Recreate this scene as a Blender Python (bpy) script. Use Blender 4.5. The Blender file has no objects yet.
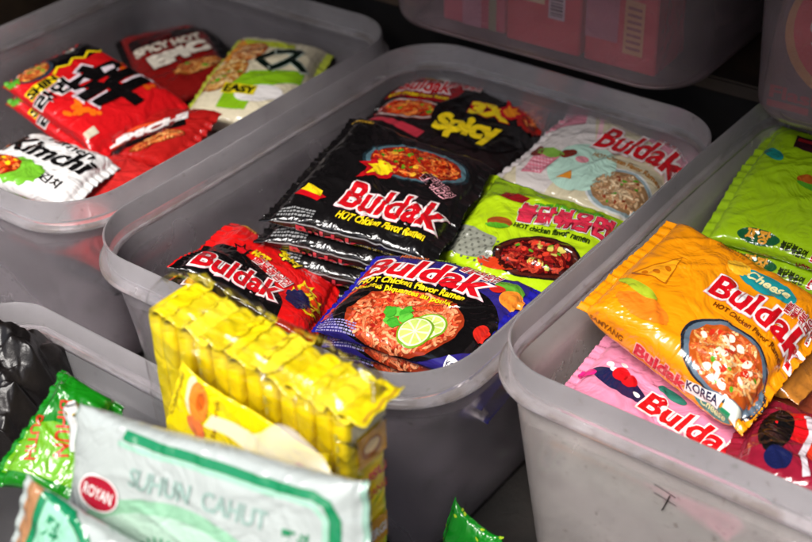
import bpy, bmesh, math, random
import numpy as np
from mathutils import Vector, Matrix

sc = bpy.context.scene
COL = sc.collection
FLOOR = -0.27

# ------------------------------------------------------------------ materials
def new_mat(name):
    m = bpy.data.materials.new(name); m.use_nodes = True
    nt = m.node_tree
    return m, nt, nt.nodes['Principled BSDF'], nt.nodes, nt.links

def obj_noise(nt, scale, detail=3, dist=0.0, rough=0.55):
    n = nt.nodes.new('ShaderNodeTexNoise'); n.inputs['Scale'].default_value = scale
    n.inputs['Detail'].default_value = detail; n.inputs['Distortion'].default_value = dist
    n.inputs['Roughness'].default_value = rough
    tc = nt.nodes.new('ShaderNodeTexCoord')
    nt.links.new(tc.outputs['Object'], n.inputs['Vector'])
    return n

def ramp(nt, src, stops):
    r = nt.nodes.new('ShaderNodeValToRGB'); e = r.color_ramp.elements
    while len(e) < len(stops): e.new(0.5)
    for i, (p, c) in enumerate(stops):
        e[i].position = p; e[i].color = (*c, 1)
    nt.links.new(src, r.inputs[0]); return r

def film_material():
    """printed glossy film: colour comes from the printed colour of each patch"""
    m, nt, b, N, L = new_mat('printed_film')
    a = N.new('ShaderNodeAttribute'); a.attribute_name = 'Col'
    L.new(a.outputs['Color'], b.inputs['Base Color'])
    b.inputs['Roughness'].default_value = 0.24
    b.inputs['Specular IOR Level'].default_value = 0.5
    b.inputs['Coat Weight'].default_value = 0.6
    b.inputs['Coat Roughness'].default_value = 0.07
    n1 = obj_noise(nt, 20, 3, 1.0); n2 = obj_noise(nt, 90, 2, 0.6)
    rg = N.new('ShaderNodeMath'); rg.operation = 'SUBTRACT'; rg.inputs[1].default_value = 0.5
    ab = N.new('ShaderNodeMath'); ab.operation = 'ABSOLUTE'
    L.new(n1.outputs[0], rg.inputs[0]); L.new(rg.outputs[0], ab.inputs[0])
    mx = N.new('ShaderNodeMath'); mx.operation = 'MULTIPLY_ADD'; mx.inputs[1].default_value = 0.05
    L.new(n2.outputs[0], mx.inputs[0]); L.new(ab.outputs[0], mx.inputs[2])
    bp = N.new('ShaderNodeBump'); bp.inputs['Strength'].default_value = 0.9; bp.inputs['Distance'].default_value = 0.009
    L.new(mx.outputs[0], bp.inputs['Height']); L.new(bp.outputs[0], b.inputs['Normal']); L.new(bp.outputs[0], b.inputs['Coat Normal'])
    return m

def simple_mat(name, c1, c2, scale, rough=0.6, bump=0.2, bdist=0.003, metal=0, coat=0, spec=0.5, rough2=None):
    m, nt, b, N, L = new_mat(name)
    n = obj_noise(nt, scale, 5)
    r = ramp(nt, n.outputs[0], [(0.3, c1), (0.7, c2)])
    L.new(r.outputs[0], b.inputs['Base Color'])
    b.inputs['Roughness'].default_value = rough; b.inputs['Metallic'].default_value = metal
    b.inputs['Coat Weight'].default_value = coat; b.inputs['Specular IOR Level'].default_value = spec
    bp = N.new('ShaderNodeBump'); bp.inputs['Strength'].default_value = bump; bp.inputs['Distance'].default_value = bdist
    L.new(n.outputs[0], bp.inputs['Height']); L.new(bp.outputs[0], b.inputs['Normal'])
    return m

def frosted(name, tint, rough=0.24, trans=0.90, grime=0.5, ior=1.2, ledge=None):
    m, nt, b, N, L = new_mat(name)
    n = obj_noise(nt, 9, 6, 0.4); n2 = obj_noise(nt, 140, 3)
    dark = tuple(c * 0.80 for c in tint)
    r = ramp(nt, n.outputs[0], [(0.35, dark), (0.62, tint)])
    sp = ramp(nt, n2.outputs[0], [(0.30, (0.30, 0.24, 0.18)), (0.36, (1, 1, 1))])
    mul = N.new('ShaderNodeMix'); mul.data_type = 'RGBA'; mul.blend_type = 'MULTIPLY'; mul.inputs[0].default_value = grime
    L.new(r.outputs[0], mul.inputs[6]); L.new(sp.outputs[0], mul.inputs[7])
    colr = mul.outputs[2]
    if ledge is not None:      # dirt caught in the groove of the rim
        tc = N.new('ShaderNodeTexCoord'); sx = N.new('ShaderNodeSeparateXYZ'); L.new(tc.outputs['Object'], sx.inputs[0])
        a = N.new('ShaderNodeMath'); a.operation = 'SUBTRACT'; a.inputs[1].default_value = ledge; L.new(sx.outputs[2], a.inputs[0])
        ab = N.new('ShaderNodeMath'); ab.operation = 'ABSOLUTE'; L.new(a.outputs[0], ab.inputs[0])
        mr = N.new('ShaderNodeMapRange'); mr.inputs[1].default_value = .0045; mr.inputs[2].default_value = .001; L.new(ab.outputs[0], mr.inputs[0])
        n3 = obj_noise(nt, 26, 5, .5); r3 = ramp(nt, n3.outputs[0], [(0.42, (0, 0, 0)), (0.60, (.55, .55, .55))])
        mm = N.new('ShaderNodeMath'); mm.operation = 'MULTIPLY'; L.new(mr.outputs[0], mm.inputs[0]); L.new(r3.outputs[0], mm.inputs[1])
        m3 = N.new('ShaderNodeMix'); m3.data_type = 'RGBA'; L.new(mm.outputs[0], m3.inputs[0]); L.new(colr, m3.inputs[6]); m3.inputs[7].default_value = (.26, .17, .09, 1)
        colr = m3.outputs[2]
    L.new(colr, b.inputs['Base Color'])
    b.inputs['Transmission Weight'].default_value = trans
    b.inputs['IOR'].default_value = ior
    rr = N.new('ShaderNodeMapRange'); rr.inputs[3].default_value = rough - 0.07; rr.inputs[4].default_value = rough + 0.10
    L.new(n.outputs[0], rr.inputs[0]); L.new(rr.outputs[0], b.inputs['Roughness'])
    bp = N.new('ShaderNodeBump'); bp.inputs['Strength'].default_value = 0.15; bp.inputs['Distance'].default_value = 0.002
    L.new(n.outputs[0], bp.inputs['Height']); L.new(bp.outputs[0], b.inputs['Normal'])
    return m

def clear_film():
    m, nt, b, N, L = new_mat('clear_film')
    out = [x for x in N if x.type == 'OUTPUT_MATERIAL'][0]
    t = N.new('ShaderNodeBsdfTransparent'); t.inputs[0].default_value = (0.99, 0.99, 0.98, 1)
    g = N.new('ShaderNodeBsdfGlossy'); g.inputs['Roughness'].default_value = 0.07
    fr = N.new('ShaderNodeLayerWeight'); fr.inputs[0].default_value = 0.24
    mr = N.new('ShaderNodeMapRange'); mr.inputs[3].default_value = 0.05; mr.inputs[4].default_value = 0.6
    n = obj_noise(nt, 30, 4, 1.0)
    bp = N.new('ShaderNodeBump'); bp.inputs['Strength'].default_value = 0.8; bp.inputs['Distance'].default_value = 0.006
    L.new(n.outputs[0], bp.inputs['Height']); L.new(bp.outputs[0], g.inputs['Normal'])
    L.new(fr.outputs['Fresnel'], mr.inputs[0])
    mx = N.new('ShaderNodeMixShader')
    L.new(mr.outputs[0], mx.inputs[0]); L.new(t.outputs[0], mx.inputs[1]); L.new(g.outputs[0], mx.inputs[2])
    L.new(mx.outputs[0], out.inputs[0])
    return m

def milky_film():
    m, nt, b, N, L = new_mat('milky_film')
    out = [x for x in N if x.type == 'OUTPUT_MATERIAL'][0]
    b.inputs['Base Color'].default_value = (0.72, 0.68, 0.62, 1); b.inputs['Roughness'].default_value = 0.3
    t = N.new('ShaderNodeBsdfTransparent'); mx = N.new('ShaderNodeMixShader'); mx.inputs[0].default_value = 0.5
    L.new(t.outputs[0], mx.inputs[1]); L.new(b.outputs[0], mx.inputs[2]); L.new(mx.outputs[0], out.inputs[0])
    return m

FILM = film_material()
FROST = frosted('frosted_plastic', (0.83, 0.77, 0.81))
RIMS = {h: frosted('frosted_rim', (0.93, 0.88, 0.91), ledge=h - .0305, trans=.84, rough=.16) for h in (.27, .30)}
FROST_C = frosted('frosted_plastic_cool', (0.78, 0.76, 0.78))
FROST_W = frosted('frosted_plastic_warm', (0.92, 0.86, 0.84), rough=0.24, trans=.80)
FROST_UP = frosted('frosted_plastic_pink', (0.86, 0.72, 0.76), rough=0.09, trans=0.90, grime=0.2, ior=1.12)
CLEAR = clear_film(); MILKY = milky_film()

# ------------------------------------------------------------------ tagging
def tag(o, label=None, cat=None, group=None, kind=None):
    if label: o['label'] = label
    if cat: o['category'] = cat
    if group: o['group'] = group
    if kind: o['kind'] = kind
    return o

def empty(name, loc, label, cat, group=None):
    o = bpy.data.objects.new(name, None); o.location = loc; COL.objects.link(o)
    o.empty_display_size = 0.02
    return tag(o, label, cat, group)

def mesh_obj(name, verts, faces, mats, parent=None, cols=None, smooth=True, normals=None, fcols=None):
    me = bpy.data.meshes.new(name)
    me.from_pydata([tuple(v) for v in verts], [], faces)
    if not isinstance(mats, (list, tuple)): mats = [mats]
    for m in mats: me.materials.append(m)
    me.polygons.foreach_set('use_smooth', [smooth] * len(me.polygons))
    if cols is not None or fcols is not None:
        at = me.color_attributes.new('Col', 'FLOAT_COLOR', 'CORNER')
        if fcols is not None:
            lt = np.zeros(len(me.polygons), dtype=np.int32); me.polygons.foreach_get('loop_total', lt)
            arr = np.repeat(np.asarray(fcols, dtype=np.float32), lt, axis=0)
        else:
            arr = np.tile(np.array(cols, dtype=np.float32), (len(me.loops), 1))
        arr = np.hstack([arr, np.ones((len(arr), 1), np.float32)])
        at.data.foreach_set('color', arr.ravel())
    me.update()
    if normals is not None:
        me.normals_split_custom_set_from_vertices([tuple(n) for n in normals])
    o = bpy.data.objects.new(name, me); COL.objects.link(o)
    if parent: o.parent = parent
    return o

def srgb(h):
    h = h.lstrip('#'); v = [int(h[i:i+2], 16) / 255 for i in (0, 2, 4)]
    return tuple((x / 12.92 if x <= 0.04045 else ((x + 0.055) / 1.055) ** 2.4) * 0.92 for x in v)

# ------------------------------------------------------------------ wrinkled fields
class Field:
    def __init__(self, seed):
        r = np.random.RandomState(seed)
        self.low = [(r.uniform(-1, 1, 2) * 45, r.uniform(0, 6.28), r.uniform(.4, 1)) for _ in range(5)]
        self.rid = [(r.uniform(-1, 1, 2) * 34 + r.choice([-20, 20], 2), r.uniform(0, 6.28), r.uniform(-1, 1, 2) * 38, r.uniform(.3, 1)) for _ in range(7)]
        self.pk = [(r.uniform(260, 620), r.uniform(0, 6.28), r.uniform(.4, 1)) for _ in range(5)]
    def lowf(self, x, y):
        return sum(a * np.sin(k[0] * x + k[1] * y + p) for k, p, a in self.low) / 3
    def ridge(self, x, y):
        t = 0
        for k, p, q, a in self.rid:
            v = np.abs(np.sin(k[0] * x + k[1] * y + p + 1.6 * np.sin(q[0] * x + q[1] * y + p * 2)))
            t = t + a * (np.exp(-(v * 4.4) ** 2))
        return t
    def pleat(self, y):
        return sum(a * np.sin(k * y + p) for k, p, a in self.pk) / 2.5

# ------------------------------------------------------------------ pillow pack
class Surf:
    def __init__(self, C, T, seed, n=3.4, seal=0.012, wr=1.0, inset=0.05, grow=1.035):
        C = np.array(C, float); C = C.mean(0) + (C - C.mean(0)) * grow
        self.C = [c for c in C]; C = self.C
        self.L = (np.linalg.norm(C[1] - C[0]) + np.linalg.norm(C[2] - C[3])) / 2
        self.W = (np.linalg.norm(C[3] - C[0]) + np.linalg.norm(C[2] - C[1])) / 2
        nn = np.cross(C[1] - C[3], C[0] - C[2]); nn = np.cross(C[2] - C[0], C[1] - C[3]); nn /= np.linalg.norm(nn)
        if nn[2] < 0 and abs(nn[2]) > 0.5: nn = -nn
        self.n = nn; self.T = T; self.f = Field(seed); self.seal = seal; self.wr = wr
        th = np.linspace(0, math.pi / 2, 400)
        w, h = self.W / 2 * (1 - inset), T / 2
        y = w * np.sin(th) ** (2 / n); z = h * np.cos(th) ** (2 / n)
        s = np.concatenate([[0], np.cumsum(np.hypot(np.diff(y), np.diff(z)))])
        self.tab = (s, y / w, z / h); self.smax = s[-1]; self.w = w; self.inset = inset
        self.center = sum(C) / 4
        self.flip = 1
    def __call__(self, x, s, off=0.0):
        x = np.asarray(x, float); s = np.asarray(s, float)
        S = self.smax
        bottom = np.abs(s) > S
        sa = np.where(bottom, 2 * S - np.abs(s), np.abs(s))
        yn = np.interp(sa, self.tab[0], self.tab[1]) * np.sign(s)
        zn = np.interp(sa, self.tab[0], self.tab[2]) * np.where(bottom, -1, 1)
        h = self.T / 2; L2 = self.L / 2; Lb = L2 - self.seal
        xr = np.clip(np.abs(x) / Lb, 0, 1)
        prof = np.clip(1 - xr ** 6, 0, 1) ** 0.6
        hh = np.maximum(h * prof, 0.0007)
        wsc = (1 - self.inset) * (1 + self.inset / (1 - self.inset) * xr ** 4)
        v = yn * wsc; u = x / L2
        d = np.maximum(Lb - np.abs(x), 0)
        yy = v * self.W / 2
        wk = (self.f.lowf(x, yy) * 0.0024 + self.f.ridge(x, yy) * 0.0016) * np.clip(prof, 0.1, 1)
        wk = wk + self.f.pleat(yy) * 0.0022 * np.exp(-d / 0.016) * (0.35 + 0.65 * (d < 1e-9)) * 1.0
        wk = wk * self.wr
        top = np.clip(zn, -1, 1)
        ends = np.exp(-d / 0.014)
        curl = self.f.lowf(yy * 0.8 + np.sign(x) * 0.7, yy * 1.1) * 0.0075 * ends * self.wr
        u = u + self.f.lowf(yy * 1.3 + 3 + np.sign(x), yy) * 0.0030 / L2 * ends
        v = v + self.f.lowf(x * 0.9, np.sign(yy) * 0.3 + x) * 0.0022 / (self.W / 2) * np.abs(v)
        z = hh * zn + wk * np.where(top >= 0, 1, 0.4)
        # the sealed end droops and is ribbed
        inseal = np.clip((np.abs(x) - Lb) / self.seal, 0, 1)
        z = z + curl + 0.0004 * np.sin(x * 2 * math.pi / 0.0028) * (inseal > 0) - inseal * 0.004
        C = self.C
        u = u[..., None]; v = v[..., None]
        p = ((1 - u) * (1 + v) * C[0] + (1 + u) * (1 + v) * C[1] + (1 + u) * (1 - v) * C[2] + (1 - u) * (1 - v) * C[3]) / 4
        p = p + self.n * (z - h * 0.45)[..., None]
        if np.any(off):
            e = 5e-4
            p0 = self(x, s); 
            nrm = self.normal(x, s)
            p = p0 + nrm * np.asarray(off)[..., None]
        return p
    def normal(self, x, s):
        e = 6e-4
        a = self(x + e, s) - self(x - e, s); b = self(x, s + e) - self(x, s - e)
        n = np.cross(a, b); n /= (np.linalg.norm(n, axis=-1, keepdims=True) + 1e-12)
        return n

def zigzag_edge(x, s, L):
    return x

def build_wrapper(S, name, base, parent, loc, sealcol=None, nx=84, ns=120, mat=None, jag=0.0022):
    L2 = S.L / 2
    xs = np.concatenate([np.linspace(-L2, -L2 + S.seal, 10)[:-1], np.linspace(-L2 + S.seal, L2 - S.seal, nx), np.linspace(L2 - S.seal, L2, 10)[1:]])
    ss = np.linspace(-2 * S.smax, 2 * S.smax, ns, endpoint=False)
    X, SS = np.meshgrid(xs, ss, indexing='ij')
    Y = np.where(np.abs(SS) > S.smax, (2 * S.smax - np.abs(SS)) * np.sign(SS), SS)
    tri = np.abs(((Y / 0.0052) % 1) - 0.5) * 2 * jag
    fac = np.clip((np.abs(X) - (L2 - S.seal)) / S.seal, 0, 1)
    X2 = X - np.sign(X) * tri * (fac > 0.95)
    V = S(X2, SS) - np.array(loc)
    n0, n1 = V.shape[:2]
    faces = []; fc = []
    sealcol = sealcol or base
    for i in range(n0 - 1):
        xm = abs((xs[i] + xs[i + 1]) / 2)
        c = sealcol if xm > L2 - S.seal else base
        for j in range(n1):
            k = (j + 1) % n1
            faces.append((i * n1 + j, (i + 1) * n1 + j, (i + 1) * n1 + k, i * n1 + k)); fc.append(c)
    return mesh_obj(name, V.reshape(-1, 3), faces, mat or FILM, parent, fcols=fc)

# ------------------------------------------------------------------ flat printed artwork that is bent onto a surface
_tc = {}
def text_mesh(s, off):
    key = (s, round(off, 3))
    if key in _tc: return _tc[key]
    c = bpy.data.curves.new('txt', 'FONT'); c.body = s; c.resolution_u = 3; c.offset = off
    o = bpy.data.objects.new('txt', c); COL.objects.link(o)
    bpy.context.view_layer.update()
    dg = bpy.context.evaluated_depsgraph_get()
    m = bpy.data.meshes.new_from_object(o.evaluated_get(dg))
    v = np.array([tuple(x.co)[:2] for x in m.vertices]) if len(m.vertices) else np.zeros((1, 2))
    f = [tuple(p.vertices) for p in m.polygons]
    bpy.data.objects.remove(o); bpy.data.curves.remove(c); bpy.data.meshes.remove(m)
    _tc[key] = (v, f); return _tc[key]

class Art:
    def __init__(self): self.parts = {}; self.dy = 0
    def add(self, part, pts, faces, color, layer):
        if part.endswith('_picture') and part != 'food_picture': part = 'printed_picture'
        self.parts.setdefault(part, []).append((np.array(pts, float) + np.array([0, self.dy]), faces, color, layer))
    def poly(self, pts, color, layer=0, part='printed_panel'):
        self.add(part, pts, [tuple(range(len(pts)))], color, layer)
    def rect(self, x0, y0, x1, y1, color, layer=0, part='printed_panel'):
        self.poly([(x0, y0), (x1, y0), (x1, y1), (x0, y1)], color, layer, part)
    def ell(self, cx, cy, rx, ry, color, layer=0, part='printed_panel', rot=0, jag=0, n=36, seed=0, a0=0, a1=2 * math.pi):
        r = random.Random(seed); pts = []
        full = a1 - a0 > 6.28
        for i in range(n if full else n + 1):
            a = a0 + (a1 - a0) * i / n
            q = 1 + r.uniform(-jag, jag)
            x, y = rx * q * math.cos(a), ry * q * math.sin(a)
            pts.append((cx + x * math.cos(rot) - y * math.sin(rot), cy + x * math.sin(rot) + y * math.cos(rot)))
        self.poly(pts, color, layer, part)
    def strip(self, path, w, color, layer=0, part='printed_panel'):
        P = np.array(path, float); t = np.gradient(P, axis=0); t /= (np.linalg.norm(t, axis=1, keepdims=True) + 1e-9)
        n = np.stack([-t[:, 1], t[:, 0]], 1) * w / 2
        V = np.concatenate([P + n, P - n]); k = len(P)
        self.add(part, V, [(i + k, i + 1 + k, i + 1, i) for i in range(k - 1)], color, layer)
    def text(self, s, p0, p1, h, color, layer=3, bold=0.02, outline=(), part='lettering', shear=0, arc=0, fixed=False):
        """baseline from p0 to p1, capital height h, all in metres"""
        v0, _ = text_mesh(s, 0.0)
        x0, x1 = v0[:, 0].min(), v0[:, 0].max()
        p0 = np.array(p0, float); p1 = np.array(p1, float); d = p1 - p0; Lg = np.linalg.norm(d); d /= Lg
        up = np.array([-d[1], d[0]])
        ym = 0.70 if v0[:, 1].max() < 0.8 else 0.82
        sx = Lg / (x1 - x0); sy = h / ym
        lay = layer
        for off, colr in list(outline) + [(bold, color)]:
            v, f = text_mesh(s, off)
            X = (v[:, 0] - x0) * sx; Y = v[:, 1] * sy
            X = X + shear * Y
            Y = Y + arc * (1 - ((X / Lg) * 2 - 1) ** 2)
            self.add(part, p0 + np.outer(X, d) + np.outer(Y, up), f, colr, lay)
            lay += 1.8
    def lines(self, x0, y0, x1, y1, rows, color, layer=3, seed=0, part='small_print', hgt=0.55):
        """rows of unreadably small print, broken into word-like dashes; runs from (x0,y0) down"""
        r = random.Random(seed); dy = (y1 - y0) / rows
        for k in range(rows):
            x = x0; y = y0 + dy * k
            while x < x1:
                w = r.uniform(0.0012, 0.005)
                self.rect(x, y, min(x + w, x1), y + dy * hgt, color, layer, part); x += w + 0.0011
    def food(self, cx, cy, rx, ry, cols, rot=0, n=130, w=0.0026, seed=1, layer=2, part='food_picture', bits=(), bowl=None, rim=1.16):
        r = random.Random(seed); cols = [tuple(min(1, v * 1.15) for v in c) for c in cols]
        if bowl:
            self.ell(cx, cy, rx * rim, ry * rim, bowl[0], layer - 2 if layer >= 2 else 0, part, rot)
            if len(bowl) > 1: self.ell(cx, cy, rx * (rim * .5 + .52), ry * (rim * .5 + .52), bowl[1], layer - 1, part, rot)
        self.ell(cx, cy, rx, ry, cols[0], layer, part, rot, jag=0.03, seed=seed)
        for i in range(n):
            a = r.uniform(0, 6.28); q = math.sqrt(r.random()) * 0.86
            x, y = rx * q * math.cos(a), ry * q * math.sin(a); th = r.uniform(0, 6.28); path = []
            k = r.uniform(-0.5, 0.5)
            for j in range(r.randint(5, 9)):
                if (x / rx) ** 2 + (y / ry) ** 2 < 0.93:
                    path.append((cx + x * math.cos(rot) - y * math.sin(rot), cy + x * math.sin(rot) + y * math.cos(rot)))
                else: break
                th += k + r.uniform(-.25, .25); x += 0.0026 * math.cos(th); y += 0.0026 * math.sin(th)
            if len(path) > 2:
                c = cols[1 + r.randrange(len(cols) - 1)]
                self.strip(path, w * 1.25, tuple(v * 0.55 for v in c), layer + 1 + i * 0.010, part)
                self.strip(path, w * 0.8, c, layer + 1.006 + i * 0.010, part)
        top = layer + 1 + n * 0.010 + 0.1
        for (colr, num, size) in bits:
            for i in range(num):
                a = r.uniform(0, 6.28); q = math.sqrt(r.random()) * 0.82
                x, y = rx * q * math.cos(a), ry * q * math.sin(a)
                self.ell(cx + x * math.cos(rot) - y * math.sin(rot), cy + x * math.sin(rot) + y * math.cos(rot),
                         size * r.uniform(.6, 1.3), size * r.uniform(.4, .9), colr, top + i * 0.01, part, rot=r.uniform(0, 3), jag=.2, n=9, seed=r.random())
    def build(self, S, parent, loc, step=0.0025, eps=0.00020, base=0.0003, mat=None):
        for part, items in self.parts.items():
            bm = bmesh.new(); lay_c = bm.faces.layers.int.new('c'); colors = []
            for pts, faces, color, layer in items:
                ci = len(colors); colors.append((color, layer))
                vs = [bm.verts.new((p[0], p[1], layer)) for p in pts]
                for f in faces:
                    try:
                        fc = bm.faces.new([vs[i] for i in f]); fc[lay_c] = ci
                    except ValueError: pass
            big = [f for f in bm.faces]
            xs = [v.co.x for v in bm.verts]; ys = [v.co.y for v in bm.verts]
            for ax, lo, hi in ((0, min(xs), max(xs)), (1, min(ys), max(ys))):
                k0 = math.ceil(lo / step)
                while k0 * step < hi:
                    co = [0, 0, 0]; co[ax] = k0 * step + 1e-6; no = [0, 0, 0]; no[ax] = 1
                    # only faces that span this line
                    gf = [f for f in bm.faces if min(v.co[ax] for v in f.verts) < co[ax] - 1e-5 and max(v.co[ax] for v in f.verts) > co[ax] + 1e-5]
                    if gf:
                        geom = set(gf)
                        for f in gf: geom.update(f.edges); geom.update(f.verts)
                        bmesh.ops.bisect_plane(bm, geom=list(geom), plane_co=co, plane_no=no, dist=1e-7)
                    k0 += 1
            bmesh.ops.triangulate(bm, faces=[f for f in bm.faces if len(f.verts) > 4])
            bm.verts.index_update()
            V = np.array([tuple(v.co) for v in bm.verts])
            F = []; FC = []
            for f in bm.faces:
                idx = [v.index for v in f.verts]
                if f.normal.z < 0: idx.reverse()
                F.append(tuple(idx)); FC.append(colors[f[lay_c]][0])
            bm.free()
            lim = 1.85 * S.smax
            x = np.clip(V[:, 0], -S.L / 2, S.L / 2); s = np.clip(V[:, 1], -lim, lim)
            nr = S.normal(x, s)
            P = S(x, s) + nr * (base + V[:, 2] * eps)[:, None] - np.array(loc)
            mesh_obj(part, P, F, mat or FILM, parent, fcols=FC, normals=nr)

def pack(label, C, T, base, art=None, seed=0, name='noodle_pack', cat='noodle pack', group=None, sealcol=None, under=0, ushift=(0, 0, 0), ulabels=(), wr=1.0, n=3.4, seal=0.012, ns=120, ugroup=None, grow=1.035):
    S = Surf(C, T, seed, wr=wr, n=n, seal=seal, grow=grow)
    loc = tuple(S.center - S.n * T)
    root = empty(name, loc, label, cat, group)
    build_wrapper(S, 'wrapper', base, root, loc, sealcol, ns=ns)
    if art:
        A = Art(); art(A, S); A.build(S, root, loc)
    for k in range(under):
        c = root.copy(); COL.objects.link(c)
        c.location = Vector(root.location) + Vector(ushift) * (k + 1) - Vector(S.n) * (T * 0.93 * (k + 1))
        c['label'] = ulabels[k]
        if ugroup: c['group'] = ugroup
        for ch in list(root.children):
            d = ch.copy(); COL.objects.link(d); d.parent = c
    return root, S

# ------------------------------------------------------------------ colours
RED = srgb('#c8101c'); WHITE = srgb('#efe9e6'); PINK = srgb('#f0a8b4'); BLACK = srgb('#0d0b0c'); YEL = srgb('#f2d21a')
GOLD = srgb('#c79a35'); GREEN = srgb('#4f9a1e'); LIMEG = srgb('#a8cf1a'); ORANGE = srgb('#f08c10'); NAVY = srgb('#161c46')
PURP = srgb('#2a1a78'); TEAL = srgb('#1e8f93'); BROWN = srgb('#4a2414'); CREAM = srgb('#e9dfc4'); GREY = srgb('#8f8f90')
HOTN = [srgb('#7a1c08'), srgb('#d8481a'), srgb('#e86a28'), srgb('#c42f12'), srgb('#f0883c'), srgb('#b52410')]
SALM = [srgb('#8a2c14'), srgb('#e2643a'), srgb('#ee8556'), srgb('#d44c28'), srgb('#f4a070'), srgb('#c84326')]
DARKN = [srgb('#2c0808'), srgb('#7c1010'), srgb('#a3201c'), srgb('#5a0c0c'), srgb('#c0402c')]
PALEN = [srgb('#8c6a48'), srgb('#d9b890'), srgb('#e8cda6'), srgb('#c49a6e'), srgb('#b98a64')]
MM = 0.001
def m_(*a): return tuple(v * MM for v in a)
def logo(A, p0, p1, h, arc=0, layer=6, shear=0.12, txt='Buldak', outer=WHITE, part='brand_lettering'):
    A.text(txt, m_(*p0), m_(*p1), h * MM, RED, layer, bold=0.032, outline=((0.092, srgb('#e9b6c0')), (0.078, outer)), part=part, shear=shear, arc=arc * MM)
KO = '불닭볶음면'
def korean(A, p0, p1, h, layer=9, fill=srgb('#b8202e'), out=WHITE, txt=KO):
    A.text(txt, m_(*p0), m_(*p1), h * MM, fill, layer, bold=0.02, outline=((0.075, out),), part='script_lettering')

def flame(A, cx, cy, s, c1, c2, layer=3, part='flame_picture', seed=0, rot=0):
    r = random.Random(seed)
    for k, (col, q) in enumerate(((c1, 1.0), (c2, 0.62))):
        pts = []
        for i in range(22):
            a = 2 * math.pi * i / 22
            rr = s * q * (0.62 + (0.5 if i % 3 == 0 and 0 < a < math.pi else 0.0) + r.uniform(-.07, .07))
            x = rr * math.cos(a); y = rr * math.sin(a)
            pts.append(((cx + x * math.cos(rot) - y * math.sin(rot)) * MM, (cy + x * math.sin(rot) + y * math.cos(rot)) * MM))
        A.poly(pts, col, layer + k, part)

# ------------------------------------------------------------------ artwork for each kind of pack
def art_black(A, S):
    A.food(.021, .045, .056, .032, HOTN, rot=.28, n=230, bowl=(srgb('#1c2c33'), srgb('#4d6a74')), bits=((GREEN, 9, .004), (srgb('#f0b030'), 8, .005), (srgb('#7c1008'), 10, .004)), seed=3, rim=1.18)
    flame(A, -10, 14, 30, srgb('#b3121a'), YEL, layer=5, seed=5, rot=1.4)
    logo(A, (-28, -66), (82, -60), 44, arc=-4, layer=8)
    A.text('HOT Chicken Flavor Ramen', m_(-22, -88), m_(80, -84), 11 * MM, YEL, 8, bold=.04, part='flavour_lettering', shear=.15)
    korean(A, (36, 20), (76, -4), 16, layer=12, fill=BLACK, out=PINK)
    A.text('SAMYANG', m_(-92, 88), m_(-62, 90), 6 * MM, GOLD, 4, bold=.03, part='maker_lettering')
    A.poly([m_(-84, -60), m_(-52, -70), m_(-46, -60), m_(-78, -46)], RED, 3, 'flame_picture')
    A.poly([m_(-80, -52), m_(-52, -63), m_(-54, -52), m_(-76, -42)], YEL, 4, 'flame_picture')
    A.lines(-.085, -.086, -.045, -.100, 3, GREY, seed=2)
    # side of the pack
    A.text('Buldak', m_(-60, -118), m_(10, -118), 9 * MM, srgb('#b5303c'), 4, bold=.03, part='side_lettering')
    A.text('HOT Chicken Flavor Ramen', m_(16, -121), m_(80, -121), 8 * MM, srgb('#b89a10'), 4, bold=.03, part='side_lettering')
    A.rect(-.085, -.1075, .085, -.1058, GREY, 3, 'small_print')

def art_spicy(A, S):
    A.poly([m_(-108, 12), m_(-20, 30), m_(-16, 96), m_(-108, 96)], srgb('#8e1018'), 0)
    A.food(-.062, -.006, .040, .022, HOTN, rot=.35, n=150, bowl=(srgb('#8e1018'), srgb('#b9b3ad')), bits=((GREEN, 6, .004), (srgb('#f0a030'), 6, .004)), seed=7)
    A.poly([m_(-100, -40), m_(-20, -44), m_(-22, -62), m_(-100, -50)], srgb('#b83040'), 1)
    logo(A, (-100, 34), (-34, 54), 34, layer=4)
    A.text('HOT Chicken Flavor Ramen', m_(-103, 16), m_(-26, 38), 9 * MM, YEL, 5, bold=.03, part='flavour_lettering')
    korean(A, (-42, 76), (4, 78), 17, layer=6)
    A.text('SAMYANG', m_(-86, 84), m_(-52, 88), 6 * MM, GOLD, 4, bold=.03, part='maker_lettering')
    A.ell(.034, .012, .066, .058, BLACK, 8, rot=.1)
    A.text('3X', m_(14, 22), m_(62, 30), 27 * MM, YEL, 10, bold=.07, outline=((.1, RED),), part='flavour_lettering')
    A.text('Spicy', m_(-14, -32), m_(66, -16), 36 * MM, YEL, 12, bold=.06, part='flavour_lettering', shear=.1)
    flame(A, 62, 50, 24, RED, ORANGE, layer=14, seed=3, rot=-.5)
    A.ell(.092, .064, .020, .032, srgb('#b01c10'), 9, 'food_picture', jag=.12, seed=4)
    A.food(.092, .064, .014, .026, HOTN, n=40, seed=9, layer=10)

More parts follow.
